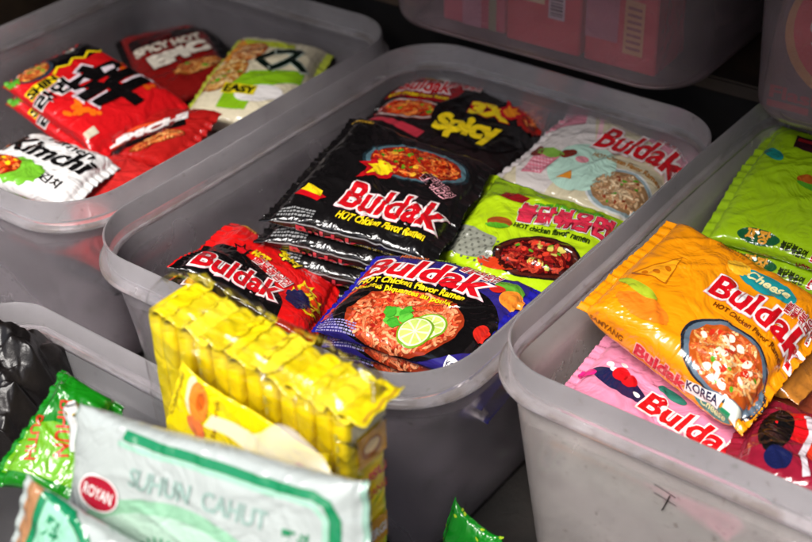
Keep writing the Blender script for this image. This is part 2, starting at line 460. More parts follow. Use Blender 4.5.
def art_pastel(A, S):
    A.poly([m_(-90, -40), m_(-90, 92), m_(-60, 92), m_(-10, 10), m_(-20, -92), m_(-60, -92)], srgb('#d3cbc8'), 0)
    A.poly([m_(-92, 20), m_(-92, 92), m_(-70, 92), m_(-50, 50)], srgb('#d98a9c'), 1)
    A.poly([m_(-50, 92), m_(-44, 92), m_(6, -10), m_(-2, -10)], srgb('#e7b7c0'), 1)
    A.ell(-.005, -.03, .042, .05, srgb('#b9ddcc'), 2, rot=.3)
    A.poly([m_(40, 92), m_(91, 92), m_(91, 50), m_(30, 70)], srgb('#d58ea0'), 2)
    A.food(.056, -.045, .034, .034, PALEN, rot=.3, n=110, bowl=(srgb('#cfd2d2'), srgb('#8fa3a8')), bits=((GREEN, 6, .003), (srgb('#8c3a22'), 8, .003)), seed=12, rim=1.2)
    logo(A, (-16, 16), (88, 26), 46, arc=2, layer=7)
    A.text('HOT Chicken Flavor Ramen', m_(-6, -4), m_(84, 0), 9 * MM, srgb('#a86a10'), 6, bold=.02, part='flavour_lettering')
    korean(A, (44, 74), (86, 72), 13, layer=12, fill=srgb('#b8202e'))
    A.poly([m_(-72, -28), m_(-38, -22), m_(-42, -66), m_(-66, -70)], srgb('#d77c8e'), 5, 'basket_picture')
    for k in range(5): A.strip([m_(-68 + j * 2.4, -36 - k * 7 + (1.5 if j % 2 else -1.5)) for j in range(11)], .0016, srgb('#efc0ca'), 6, 'basket_picture')
    A.ell(-.055, -.022, .018, .009, srgb('#7fae45'), 6, 'basket_picture', jag=.15)
    A.ell(-.074, -.024, .008, .014, srgb('#7a2c22'), 6, 'basket_picture', rot=.6)
    A.ell(-.034, -.016, .008, .012, srgb('#7a2c22'), 6, 'basket_picture', rot=-.6)
    A.poly([m_(-20, -66), m_(-2, -60), m_(-10, -46)], srgb('#d98a28'), 5, 'wedge_picture')
    A.ell(-.012, -.018, .009, .007, srgb('#e0909c'), 5, 'wedge_picture')

def art_lime(A, S):
    A.poly([m_(-80, 30), m_(-80, 72), m_(-30, 74), m_(-20, 68), m_(60, 70), m_(88, 74), m_(88, 62), m_(-24, 52)], srgb('#86a818'), 1)
    A.poly([m_(-84, -22), m_(-20, -26), m_(-8, -60), m_(-84, -70)], srgb('#8d8f82'), 1, 'counter_picture')
    for i in range(14):
        for j in range(7):
            if (i + j) % 2: A.rect((-82 + i * 5) * MM, (-68 + j * 6) * MM, (-79 + i * 5) * MM, (-65 + j * 6) * MM, srgb('#62645a'), 2, 'counter_picture')
    A.food(.036, -.030, .042, .026, DARKN, rot=.35, n=150, bowl=(srgb('#1a1012'), srgb('#4a1a12')), bits=((srgb('#cfc25a'), 10, .004), (srgb('#e0402a'), 9, .004), (GREEN, 5, .003)), seed=15, rim=1.22)
    A.ell(.002, -.058, .026, .008, srgb('#c83a18'), 1, 'food_picture', rot=.2)
    A.text(KO, m_(-16, 12), m_(84, 36), 27 * MM, srgb('#d5304a'), 6, bold=.04, outline=((.09, WHITE), (.065, srgb('#7c1020'))), part='brand_lettering')
    A.text('HOT chicken flavor ramen', m_(-13, -2), m_(74, 16), 8 * MM, srgb('#22340c'), 6, bold=.03, part='flavour_lettering')
    for i in range(8): A.ell((-4 + i * 9) * MM, (46 + i * 2.2) * MM, .006, .003, GREEN, 5, 'leaf_picture', rot=i, jag=.2)
    A.ell(-.030, -.004, .015, .009, srgb('#9a4a1c'), 5, 'bun_picture', rot=.3); A.ell(-.030, -.009, .014, .004, GREEN, 6, 'bun_picture', rot=.3, jag=.1)
    A.poly([m_(-52, 48), m_(-20, 50), m_(-24, 36), m_(-54, 34)], srgb('#8c1418'), 3, 'banner_picture')
    A.lines(-.084, .064, -.058, .058, 2, srgb('#556a10'), seed=4)

def art_purple(A, S):
    A.ell(.004, -.022, .092, .062, BLACK, 0, rot=.06)
    A.poly([m_(-94, -56), m_(-94, -40), m_(-84, -6), m_(-66, 10), m_(-74, -8), m_(-84, -40)], srgb('#d8441c'), 1)
    A.food(.002, -.036, .066, .046, SALM, rot=.08, n=420, w=.0028, bits=((srgb('#a8201a'), 12, .004),), seed=21, layer=2)
    t = 8
    for cx, cy, r in ((.034, -.036, .019), (.024, -.048, .020)):
        A.ell(cx, cy, r, r, srgb('#6f9a20'), t, 'lime_picture'); A.ell(cx, cy, r * .88, r * .88, srgb('#e3e8b8'), t + 1, 'lime_picture')
        for k in range(8):
            a = k * math.pi / 4 + .2
            A.poly([(cx + r * .1 * math.cos(a + .35), cy + r * .1 * math.sin(a + .35)), (cx + r * .78 * math.cos(a + .06), cy + r * .78 * math.sin(a + .06)), (cx + r * .8 * math.cos(a + .36), cy + r * .8 * math.sin(a + .36)), (cx + r * .78 * math.cos(a + .68), cy + r * .78 * math.sin(a + .68))], srgb('#bdd06a'), t + 2, 'lime_picture')
        t += 3
    for k, (x, y) in enumerate(((-8, -30), (0, -26), (-12, -42), (-4, -46), (4, -36), (-16, -34))):
        A.ell(x * MM, y * MM, .008, .006, srgb('#3f9a2a') if k % 2 else srgb('#5db83c'), 9 + k, 'herb_picture', jag=.22, n=13, seed=k, rot=k)
    logo(A, (-82, 15), (54, 22), 32, arc=6, layer=8)
    A.text('HOT Chicken Flavor Ramen', m_(-76, 1), m_(46, 8), 9 * MM, YEL, 14, bold=.04, part='flavour_lettering', arc=.005)
    A.text('Nouilles piquantes au poulet', m_(-77, -11), m_(40, -4), 8 * MM, YEL, 14, bold=.03, part='flavour_lettering', arc=.005)
    A.text('Habanero', m_(-56, 56), m_(-26, 62), 9 * MM, srgb('#e06a30'), 6, bold=.02, part='variety_lettering')
    A.text('Lime', m_(-20, 66), m_(2, 68), 10 * MM, srgb('#9fc83c'), 6, bold=.04, part='variety_lettering')
    korean(A, (14, 58), (60, 50), 13, layer=7)
    A.ell(.074, .050, .014, .009, srgb('#5d9a2c'), 5, 'fruit_picture'); A.ell(.084, .036, .011, .013, srgb('#e8862a'), 6, 'fruit_picture')
    A.ell(.066, .042, .008, .006, srgb('#c4241a'), 7, 'fruit_picture'); A.ell(.086, -.02, .007, .010, srgb('#c4241a'), 7, 'fruit_picture')
    A.lines(-.092, -.058, -.040, -.074, 5, srgb('#8f86b8'), seed=6)
    A.rect(.074, -.074, .092, -.060, WHITE, 5, 'origin_mark'); A.text('KOR', m_(76, -71), m_(90, -71), 6 * MM, NAVY, 6, bold=.02, part='origin_mark')

def art_red(A, S):
    A.poly([m_(-82, -80), m_(-82, 8), m_(-46, 12), m_(-20, 2), m_(8, -8), m_(34, -40), m_(40, -80)], BLACK, 1)
    flame(A, -40, 10, 14, BLACK, RED, layer=2, seed=8)
    logo(A, (-66, -62), (24, -46), 34, layer=5)
    korean(A, (-22, 2), (26, -14), 15, layer=10, fill=srgb('#c01820'))
    A.text('HOT', m_(-28, 12), m_(-8, 10), 12 * MM, YEL, 9, bold=.05, outline=((.1, ORANGE),), part='flavour_lettering')
    A.text('2X', m_(-4, 50), m_(14, 50), 12 * MM, YEL, 9, bold=.06, outline=((.12, BLACK),), part='flavour_lettering')
    A.text('Spicy', m_(-2, 38), m_(26, 34), 12 * MM, YEL, 9, bold=.05, outline=((.12, BLACK),), part='flavour_lettering')
    for k, (x, y, s) in enumerate(((46, 4, 15), (62, -6, 13), (40, -18, 14), (60, -28, 14))):
        flame(A, x, y, s, YEL, srgb('#d84010'), layer=3 + 2 * k, seed=k, rot=-.6)
    A.ell(.046, -.022, .014, .017, NAVY, 12, 'flame_picture', jag=.15)
    A.text('SAMYANG', m_(-66, 58), m_(-44, 56), 6 * MM, GOLD, 4, bold=.03, part='maker_lettering')

def art_orange(A, S):
    A.dy = -.010
    A.food(.048, -.040, .042, .031, [srgb('#a84a14'), srgb('#e8823a'), srgb('#f0a860'), srgb('#d8582a'), srgb('#f4c890'), srgb('#e06c3a')], rot=-.05, n=170,
           bowl=(srgb('#1e2430'), srgb('#5b6c7c')), bits=((srgb('#f6ead0'), 14, .005), (GREEN, 6, .003), (srgb('#c8301a'), 10, .004)), seed=31, rim=1.2)
    logo(A, (-8, 12), (92, 14), 27, arc=2, layer=7, shear=.05)
    A.ell(.030, .060, .030, .013, TEAL, 5, 'variety_lettering', rot=.05)
    A.text('Cheese', m_(8, 55), m_(52, 57), 12 * MM, srgb('#f2e7a8'), 6, bold=.03, part='variety_lettering', shear=.2)
    A.ell(-.002, .062, .012, .010, srgb('#f6b82a'), 6, 'wedge_picture', jag=.1)
    korean(A, (56, 44), (90, 46), 13, layer=12)
    A.text('HOT Chicken Flavor Ramen', m_(4, 1), m_(86, 2), 6 * MM, srgb('#6a2c08'), 6, bold=.02, part='flavour_lettering')
    A.poly([m_(-76, -14), m_(-44, -8), m_(-50, 34)], srgb('#f6a21a'), 4, 'wedge_picture')
    A.strip([m_(-76, -14), m_(-44, -8), m_(-50, 34), m_(-76, -14)], .002, srgb('#b5690e'), 5, 'wedge_picture')
    for x, y in ((-58, -2), (-52, 10), (-66, -8)): A.ell(x * MM, y * MM, .003, .003, srgb('#c26a0c'), 6, 'wedge_picture')
    A.ell(-.060, -.030, .022, .006, srgb('#a8b82a'), 4, 'wedge_picture', rot=-.2)
    A.ell(-.044, -.048, .028, .013, srgb('#ea7c1c'), 3, 'wedge_picture', jag=.05, seed=3)
    A.poly([m_(28, -80), m_(66, -70), m_(66, -85), m_(30, -94)], WHITE, 8, 'origin_mark')
    A.text('KOREA', m_(31, -90), m_(64, -82), 10 * MM, NAVY, 9, bold=.03, part='origin_mark')
    A.poly([m_(68, -68), m_(86, -62), m_(88, -78), m_(70, -86)], srgb('#d8e0d4'), 7, 'origin_mark')
    A.poly([m_(68, -78), m_(79, -74), m_(80, -83), m_(69, -86)], srgb('#1f8a5a'), 8, 'origin_mark')
    A.dy = 0
    A.text('Buldak', m_(-28, -107), m_(28, -106), 13 * MM, srgb('#c81824'), 5, bold=.04, outline=((.09, srgb('#f0a8a0')),), part='side_lettering')
    A.ell(.062, -.100, .022, .009, srgb('#1c7a72'), 5, 'side_lettering')
    A.text('Cheese', m_(48, -104), m_(77, -103), 9 * MM, srgb('#d9d69a'), 6, bold=.02, part='side_lettering')
    A.text('SAMYANG', m_(-82, -104), m_(-44, -105), 7 * MM, srgb('#8a4a08'), 4, bold=.02, part='side_lettering')
    A.lines(-.036, .084, -.004, .066, 3, srgb('#b87410'), seed=8)

def art_pink(A, S):
    A.dy = -.009
    A.ell(-.058, .006, .032, .012, NAVY, 2, 'bow_picture', rot=-.1)
    A.ell(-.062, .016, .009, .009, RED, 4, 'heart_picture'); A.ell(-.052, .013, .008, .008, RED, 4, 'heart_picture')
    A.ell(-.092, .002, .009, .006, srgb('#d81c78'), 3, 'heart_picture', rot=.6)
    for x, y in ((-78, 22), (-72, 18), (-66, 28), (-38, 4)): A.ell(x * MM, y * MM, .004, .003, WHITE, 3, 'heart_picture')
    logo(A, (-28, -8), (76, -2), 26, layer=5)
    A.ell(-.012, .030, .016, .006, srgb('#2c7a6a'), 4, 'variety_lettering')

def art_green(A, S):
    A.poly([m_(-40, 82), m_(60, 88), m_(60, 60), m_(-36, 58)], srgb('#3a1620'), 3, 'banner_picture')
    A.poly([m_(-36, 78), m_(50, 82), m_(50, 76), m_(-36, 72)], srgb('#8c1c20'), 4, 'banner_picture')
    A.ell(-.052, .038, .014, .008, srgb('#1d8a80'), 4, 'bun_picture', rot=-.5)
    A.ell(.016, .010, .030, .012, srgb('#b45a1c'), 4, 'bun_picture', rot=-.1); A.ell(.016, .003, .028, .005, GREEN, 5, 'bun_picture', rot=-.1)
    A.ell(-.018, -.090, .024, .009, srgb('#1c5a34'), 4, 'side_lettering')
    A.text('짜장', m_(-32, -95), m_(-6, -95), 13 * MM, srgb('#e8a030'), 5, bold=.04, part='side_lettering')
    A.text('불닭볶음면', m_(8, -96), m_(38, -98), 9 * MM, srgb('#26330a'), 5, bold=.04, part='side_lettering')
    logo(A, (44, -98), (76, -100), 14, layer=5, part='side_lettering')
    A.text('HOT Chicken', m_(30, -112), m_(72, -114), 7 * MM, srgb('#8c1c20'), 5, bold=.03, part='side_lettering')

def art_shin(A, S):
    A.poly([m_(-106, -40), m_(-106, 78), m_(-60, 78), m_(-52, 40), m_(-62, 26), m_(-54, 8), m_(-64, -6), m_(-60, -40)], BLACK, 1)
    zz = [m_(-60 + (6 if i % 2 else -3), 78 - i * 14) for i in range(8)]
    A.strip(zz, .004, YEL, 3)
    A.ell(-.086, -.034, .028, .032, srgb('#2c3440'), 3, 'food_picture')
    A.food(-.086, -.036, .022, .028, [srgb('#8c3a14'), srgb('#d88a3a'), srgb('#eaa850'), srgb('#c4562a')], n=70, seed=41, layer=4, bits=((GREEN, 6, .005), (RED, 5, .004)))
    A.ell(-.092, -.066, .014, .010, GREEN, 6, 'food_picture', jag=.3)
    for k in range(14):
        r = random.Random(k); A.ell(r.uniform(10, 60) * MM, r.uniform(-64, -30) * MM, r.uniform(.004, .008), r.uniform(.003, .006), srgb('#e86a12'), 2, 'dot_picture', jag=.1)
    for k in range(8):
        r = random.Random(k + 50); A.ell(r.uniform(-20, 60) * MM, r.uniform(50, 68) * MM, r.uniform(.003, .006), r.uniform(.002, .005), srgb('#d85a10'), 2, 'dot_picture', jag=.2)
    A.text('辛', m_(62, -24), m_(60, 66), 92 * MM, BLACK, 6, bold=.05, outline=((.085, srgb('#d8c8d0')),), part='brand_lettering')
    A.poly([m_(-56, -74), m_(-54, -22), m_(-38, -20), m_(-38, -74)], YEL, 4, 'flavour_lettering')
    A.text('SHIN', m_(-40, -72), m_(-40, -24), 13 * MM, BLACK, 5, bold=.06, part='flavour_lettering')
    A.text('라면', m_(-12, -74), m_(-14, -18), 22 * MM, BLACK, 5, bold=.05, outline=((.10, WHITE),), part='script_lettering')
    A.rect(-.098, .030, -.084, .044, WHITE, 3, 'green_mark'); A.ell(-.091, .037, .0045, .0045, GREEN, 4, 'green_mark')
    A.rect(.072, -.070, .084, -.052, srgb('#c8c0a8'), 3, 'small_print')

def art_epic(A, S):
    A.poly([m_(-60, 84), m_(60, 84), m_(60, 56), m_(-60, 50)], srgb('#1a0808'), 1)
    A.food(.026, -.056, .040, .018, [srgb('#7a3c14'), srgb('#c87c38'), srgb('#dba25c'), srgb('#a8542a')], n=100, seed=51, layer=3, bits=((GREEN, 7, .004),))
    A.text('SPICY HOT', m_(-54, 20), m_(52, 26), 22 * MM, srgb('#cfc6b6'), 5, bold=.06, outline=((.10, srgb('#5c0e0c')),), part='flavour_lettering')
    A.text('EPIC', m_(-34, -26), m_(54, -14), 32 * MM, srgb('#d8cfc0'), 5, bold=.08, outline=((.12, srgb('#5c0e0c')),), part='brand_lettering')
    korean(A, (-40, 60), (10, 62), 16, layer=4, fill=srgb('#16080a'), out=srgb('#8c2a2c'))

def art_easy(A, S):
    A.poly([m_(-66, 20), m_(-66, 88), m_(-20, 88), m_(-10, 60), m_(-30, 20)], srgb('#e0902a'), 1)
    A.poly([m_(-60, 88), m_(30, 88), m_(36, 70), m_(-40, 66)], srgb('#c2cc2c'), 2)
    A.food(-.044, -.014, .025, .044, [srgb('#9c5a20'), srgb('#e0b068'), srgb('#efd092'), srgb('#c88840')], n=90, seed=61, layer=3, rot=-.3, bits=((GREEN, 5, .004),))
    A.food(-.030, .048, .021, .032, [srgb('#9c4a20'), srgb('#d89858'), srgb('#e8b882'), srgb('#c06a30')], n=60, seed=62, layer=3, rot=-.5)
    A.poly([m_(-30, -88), m_(-30, -30), m_(-10, 0), m_(66, 14), m_(66, -10), m_(20, -40), m_(10, -88)], srgb('#86b81c'), 2)
    A.ell(.020, -.052, .034, .020, WHITE, 3, rot=.2)
    A.text('く', m_(-8, 6), m_(22, 10), 52 * MM, srgb('#0c1c14'), 6, bold=.05, part='brand_lettering')
    A.text('ス', m_(18, 10), m_(64, 20), 48 * MM, srgb('#0c1c14'), 6, bold=.05, outline=((.08, srgb('#c9d3c4')),), part='brand_lettering')
    A.rect(-.034, -.058, .014, -.036, srgb('#e6d41c'), 5, 'flavour_lettering')
    A.text('EASY', m_(-31, -55), m_(12, -54), 15 * MM, BLACK, 6, bold=.05, part='flavour_lettering')

def art_kimchi(A, S):
    A.text('Kimchi', m_(-68, 2), m_(60, -6), 34 * MM, BLACK, 5, bold=.03, part='brand_lettering', shear=.15)
    A.text('ramen', m_(-30, 44), m_(54, 26), 18 * MM, BLACK, 5, bold=.005, part='flavour_lettering', shear=.1)
    A.ell(-.018, -.036, .040, .024, srgb('#6cae2c'), 2, 'food_picture', jag=.12, seed=5)
    A.food(-.038, -.034, .026, .020, HOTN, n=60, seed=71, layer=3, bits=((YEL, 6, .004),))
    A.food(-.070, .02, .010, .016, HOTN, n=30, seed=72, layer=3)
    A.text('김치', m_(22, -40), m_(50, -44), 14 * MM, BLACK, 5, bold=.02, part='script_lettering')

def art_munch(A, S):
    A.dy = -.020
    A.ell(-.02, .002, .052, .020, srgb('#e0582a'), 1, rot=.75); A.ell(-.016, .000, .046, .014, srgb('#8c1c18'), 2, rot=.75)
    A.poly([m_(-44, -50), m_(-28, -52), m_(56, 34), m_(44, 46)], BLACK, 3)
    A.text('KIMCHI', m_(-46, -42), m_(46, 46), 18 * MM, WHITE, 5, bold=.07, part='brand_lettering', shear=.1)
    A.food(.034, -.006, .040, .012, [srgb('#7a3c14'), srgb('#d8783a'), srgb('#e8a05c'), srgb('#b8442a')], rot=.75, n=80, seed=81, layer=4)

# ------------------------------------------------------------------ the packs
black = dict(C=[[-0.963, 1.096, -0.001], [-0.771, 1.121, -0.027], [-0.721, 0.94, -0.041], [-0.912, 0.873, -0.016]])
pack('black glossy noodle pack with a bowl of red noodles, topmost of the black stack', **black, T=.031, base=srgb('#121011'), art=art_black, seed=11,
     under=3, ushift=(-.004, -.006, 0), ugroup='black noodle packs stacked under the top one',
     ulabels=['black noodle pack directly under the topmost black pack', 'black noodle pack third from the top of the black stack', 'black noodle pack at the bottom of the black stack'])
pack('black and red noodle pack reading 3X Spicy, lying at the back of the middle bin', [[-1.022, 1.301, -0.043], [-0.837, 1.367, -0.074], [-0.777, 1.151, -0.092], [-1.012, 1.13, -0.051]], .031,
     srgb('#161112'), art_spicy, seed=22, under=1, ushift=(.004, .003, 0), ulabels=['second black and red spicy pack, hidden under the 3X Spicy one'])
pack('pale pink and mint noodle pack with a small bowl of creamy noodles', [[-0.789, 1.35, -0.047], [-0.604, 1.334, -0.056], [-0.608, 1.163, -0.071], [-0.788, 1.154, -0.065]], .028,
     srgb('#cfc4a6'), art_pastel, seed=33, sealcol=srgb('#d8cfcf'), under=1, ushift=(.004, .006, 0), ulabels=['pale noodle pack lying under the pink and mint one'])
pack('lime green noodle pack with pink Korean lettering and a dark bowl', [[-0.775, 1.125, -0.04], [-0.585, 1.13, -0.045], [-0.592, 0.977, -0.074], [-0.761, 0.981, -0.067]], .028,
     srgb('#b3d418'), art_lime, seed=44, under=2, ushift=(.002, -.006, 0), ulabels=['lime green noodle pack lying under the topmost lime green one', 'lowest lime green noodle pack of the middle bin'])
pack('purple noodle pack with orange noodles, herbs and lime slices at the front rim', [[-0.783, 0.914, -0.038], [-0.585, 0.94, -0.021], [-0.576, 0.791, -0.035], [-0.76, 0.78, -0.049]], .030,
     srgb('#2a2270'), art_purple, seed=55, sealcol=srgb('#1c1a8c'), under=3, ushift=(-.002, .010, 0), ulabels=['purple noodle pack lying directly under the one with lime slices', 'purple noodle pack third down at the front of the middle bin', 'lowest purple noodle pack at the front of the middle bin'])
pack('red and black noodle pack reading 2X Spicy, tilted behind the yellow bundle', [[-0.975, 0.886, -0.05], [-0.838, 0.92, -0.111], [-0.775, 0.792, -0.09], [-0.931, 0.75, -0.02]], .026,
     srgb('#cf1414'), art_red, seed=66, under=2, ushift=(.004, -.002, 0), ulabels=['red noodle pack lying under the tilted 2X Spicy one', 'lowest red noodle pack behind the yellow bundle'])
pack('orange cheese noodle pack lying on top of the right bin', [[-0.491, 1.035, 0.046], [-0.309, 1.039, -0.004], [-0.318, 0.8635, -0.027], [-0.5005, 0.8825, 0.028]], .054,
     srgb('#ef930c'), art_orange, seed=77, wr=1.25, n=4.6)
pack('pink noodle pack with a red heart and navy bow under the orange pack', [[-0.499, 0.935, -0.046], [-0.286, 0.915, -0.078], [-0.301, 0.807, -0.080], [-0.494, 0.827, -0.050]], .028,
     srgb('#df86a6'), art_pink, seed=88, under=1, ushift=(.005, .004, 0), ulabels=['pink noodle pack second from the top against the front of the right bin', 'pink noodle pack third from the top against the front of the right bin', 'pink noodle pack lowest against the front of the right bin'])
pack('bright green noodle pack with dark red banner, topmost at the back of the right bin', [[-0.527, 1.369, -0.001], [-0.368, 1.369, -0.017], [-0.358, 1.184, -0.058], [-0.51, 1.163, -0.047]], .032,
     srgb('#9cc416'), art_green, seed=99, under=2, ushift=(.006, -.012, -.002), ulabels=['green noodle pack just below the topmost green one in the right bin', 'lowest green noodle pack at the back of the right bin'])
pack('bright red noodle pack with a huge black brush character', [[-1.479, 1.091, -0.023], [-1.267, 1.093, -0.064], [-1.276, 0.935, -0.074], [-1.481, 0.951, -0.032]], .034,
     srgb('#c8151a'), art_shin, seed=101, under=1, ushift=(-.002, .002, 0), ulabels=['red noodle pack lying under the one with the huge black character'])
pack('dark red noodle pack with pale letters reading EPIC at the back of the left bin', [[-1.52, 1.212, -0.084], [-1.448, 1.291, -0.076], [-1.316, 1.221, -0.083], [-1.358, 1.104, -0.094]], .030,
     srgb('#7c1412'), art_epic, seed=102, grow=1.36, sealcol=BLACK)
pack('white and green noodle pack with yellow EASY label, at the right of the left bin', [[-1.318, 1.258, -0.052], [-1.199, 1.298, -0.054], [-1.127, 1.143, -0.074], [-1.257, 1.09, -0.073]], .045,
     srgb('#ddd2b4'), art_easy, seed=103, grow=1.28, sealcol=srgb('#b5c040'))
pack('white noodle pack with black brush lettering Kimchi ramen', [[-1.359, 0.897, -0.048], [-1.211, 0.916, -0.06], [-1.177, 0.808, -0.061], [-1.343, 0.772, -0.048]], .030,
     srgb('#e2e0df'), art_kimchi, seed=104, under=1, ushift=(.0, .004, 0), ulabels=['white noodle pack lying under the Kimchi ramen one'])
pack('dark red noodle pack with white lettering along the right wall of the left bin', [[-1.32, 1.07, -0.082], [-1.183, 1.068, -0.049], [-1.166, 0.956, -0.064], [-1.322, 0.96, -0.102]], .030,
     srgb('#a81a18'), art_munch, seed=105, grow=1.1)
# red packs seen blurred through the right wall of the left bin
for k in range(3):
    z = -.085 - .03 * k
    pack(['red noodle pack pressed to the inner wall of the left bin', 'second red noodle pack down inside the left bin wall', 'grey noodle pack low inside the left bin wall'][k],
         [[-1.28, .96, z], [-1.096, .96, z], [-1.096, .790, z], [-1.28, .790, z]], .030, [srgb('#c42a28'), srgb('#c42a28'), srgb('#30343a')][k], None, seed=110 + k)
# dark red and black pack, right edge
def art_jar(A, S):
    A.ell(.006, .018, .034, .030, srgb('#d8141c'), 2, 'pepper_picture', jag=.05); A.ell(.020, -.016, .014, .020, srgb('#e03a20'), 3, 'pepper_picture')
    A.strip([m_(-4, 40), m_(6, 10), m_(4, -30), m_(14, -56)], .006, srgb('#d8ccd4'), 5, 'pepper_picture')
    A.strip([m_(14, 30), m_(26, 0), m_(20, -50)], .005, srgb('#8c1a3c'), 5, 'pepper_picture')
    A.ell(-.024, .0, .014, .04, BLACK, 3, 'pepper_picture'); A.ell(-.014, -.044, .012, .014, NAVY, 4, 'pepper_picture')
pack('glossy black and purple pack with red peppers by the right front rim', [[-0.343, 0.936, -0.058], [-0.232, 0.966, -0.066], [-0.208, 0.835, -0.043], [-0.318, 0.818, -0.031]], .030,
     srgb('#8c1a30'), art_jar, seed=120, wr=1.6)
# support stacks low in the bins
def filler(label, x, y, z, c, seed, w=.19, d=.17, T=.032, rot=0.0):
    ca, sa = math.cos(rot), math.sin(rot)
    C = [[x + a * ca - b * sa, y + a * sa + b * ca, z] for a, b in ((-w/2, d/2), (w/2, d/2), (w/2, -d/2), (-w/2, -d/2))]
    return pack(label, C, T, srgb(c), None, seed=seed, ns=60)
FL = [(-.41, .84, -.118, '#d8904a', 'orange noodle pack low against the front wall of the right bin'), (-.42, .835, -.155, '#5c6a60', 'grey green pack near the foot of the right bin'), (-.20, .90, -.10, '#c8546a', 'rose noodle pack at the far right inside the right bin'),
      (-1.47, 1.00, -.10, '#9c1c1c', 'dull red noodle pack at the left bottom of the left bin'), (-1.20, .90, -.205, '#4a5a3c', 'dark green noodle pack at the bottom of the left bin'), (-1.21, 1.10, -.115, '#6c3a24', 'brown noodle pack at the bottom of the left bin'), (-1.44, 1.16, -.125, '#2c2a2c', 'black noodle pack at the bottom of the left bin'),
      (-.40, .945, -.05, '#b9762c', 'orange noodle pack directly under the topmost orange one'), (-.40, .955, -.082, '#a04a30', 'rust coloured noodle pack second under the orange one')]
for i, (x, y, z, c, l) in enumerate(FL): filler(l, x, y + .075, z, c, 130 + i, d=.13)

# ------------------------------------------------------------------ storage bins
def rr_ring(x0, x1, y0, y1, r, off, z, seg=14):
    r2 = max(r + off, 0.005); pts = []
    for (cx, cy, a0) in ((x1 - r, y1 - r, 0), (x0 + r, y1 - r, 90), (x0 + r, y0 + r, 180), (x1 - r, y0 + r, 270)):
        for i in range(seg + 1):
            a = math.radians(a0 + 90 * i / seg)
            pts.append((cx + r2 * math.cos(a), cy + r2 * math.sin(a), z))
    # add points along the straight sides
    out = []
    for i, p in enumerate(pts):
        q = pts[(i + 1) % len(pts)]; out.append(p)
        d = math.dist(p, q)
        if d > .05:
            k = int(d / .03)
            for j in range(1, k): out.append(tuple(p[t] + (q[t] - p[t]) * j / k for t in range(3)))
    return out

def ring_mesh(name, rect, r, prof, mat, parent, loc, closed=True, caps=False, rot=0, wob=0.0, seed=0):
    x0, x1, y0, y1 = rect; cx, cy = (x0 + x1) / 2, (y0 + y1) / 2
    rnd = random.Random(seed); ph = [rnd.uniform(0, 6.28) for _ in range(4)]
    base = rr_ring(x0, x1, y0, y1, r, 0, 0); V = []
    n = len(base)
    # outward direction per point from two rings
    b2 = rr_ring(x0, x1, y0, y1, r, 0.001, 0)
    if len(b2) != n: raise RuntimeError
    base = np.array(base)[:, :2]; dr = np.array(b2)[:, :2] - base
    nr = np.linalg.norm(dr, axis=1)
    dr = dr / nr[:, None]
    for off, z in prof:
        lim = min(1, 1)
        o = off
        p = base + dr * o
        if off < -r * .9:   # keep corners from folding
            p = base + dr * o
        a = np.arctan2(p[:, 1] - cy, p[:, 0] - cx)
        w = wob * (np.sin(3 * a + ph[0]) + .6 * np.sin(5 * a + ph[1]))
        p = p + dr * w[:, None]
        zz = z + wob * .5 * np.sin(2 * a + ph[2])
        V.append(np.column_stack([p, np.full(n, 0) + zz]))
    V = np.concatenate(V) - np.array(loc)
    m = len(prof); F = []
    for k in range(m if closed else m - 1):
        a, b = k * n, ((k + 1) % m) * n
        for i in range(n):
            j = (i + 1) % n; F.append((a + i, a + j, b + j, b + i))
    if caps:
        F.append(tuple(range(n))); F.append(tuple(reversed(range((m - 1) * n, m * n))))
    return mesh_obj(name, V, F, mat, parent)

def bin_(label, rect, top, height, r, mat, seed=0, wob=.0012, cat='storage bin', group='frosted plastic bins'):
    x0, x1, y0, y1 = rect; loc = ((x0 + x1) / 2, (y0 + y1) / 2, top - height)
    root = empty('storage_bin', loc, label, cat, group)
    t = .0028; H = height; tz = top
    # rim: upright lip on a projecting ledge
    rim = [(0.000, tz), (-.0014, tz + .0012), (-.003, tz), (-.0040, tz - .026), (-.0085, tz - .031), (-.0085, tz - .0362), (.0078, tz - .0362), (.0092, tz - .034), (.0088, tz - .0305), (.006, tz - .0288), (.0005, tz - .0265)]
    ring_mesh('rim', rect, r, rim, RIMS[height], root, loc, wob=wob, seed=seed)
    tp = .030
    body = [(-.0085, tz - .0366)]
    for k in range(1, 7):
        q = k / 6; body.append((-.0085 - tp * q, tz - .0366 - (H - .0366 - .012) * q))
    body += [(-.0085 - tp - .003, tz - H + .008), (-.0085 - tp - .012, tz - H + .004)]
    inner = [(-.0085 - tp - .012, tz - H + .004 )]
    outer = []
    for k in range(0, 7):
        q = k / 6; outer.append((-.0045 - tp * q, tz - .0366 - (H - .0366 - .010) * q))
    outer += [(-.0045 - tp - .004, tz - H + .004), (-.0045 - tp - .014, tz - H)]
    prof = list(reversed(outer)) + body     # from outer bottom up, over the top, down the inside
    ring_mesh('body', rect, r, prof, mat, root, loc, closed=False, caps=True, wob=wob, seed=seed)
    return root

bin_('middle frosted plastic bin full of noodle packs with black pack on top', (-1.037, -.556, .704, 1.332), 0.0, .27, .085, FROST, 1)
bin_('right frosted plastic bin holding the orange noodle pack', (-.535, -.04, .757, 1.40), 0.030, .30, .07, FROST_W, 2)
bin_('left frosted plastic bin holding the red pack with a black character', (-1.57, -1.068, .722, 1.345), 0.0, .27, .085, FROST, 3)
bin_('frosted plastic bin at lower left holding the yellow bundle and the white sacks', (-1.01, -.510, -.02, .600), 0.0, .27, .06, FROST_C, 4)

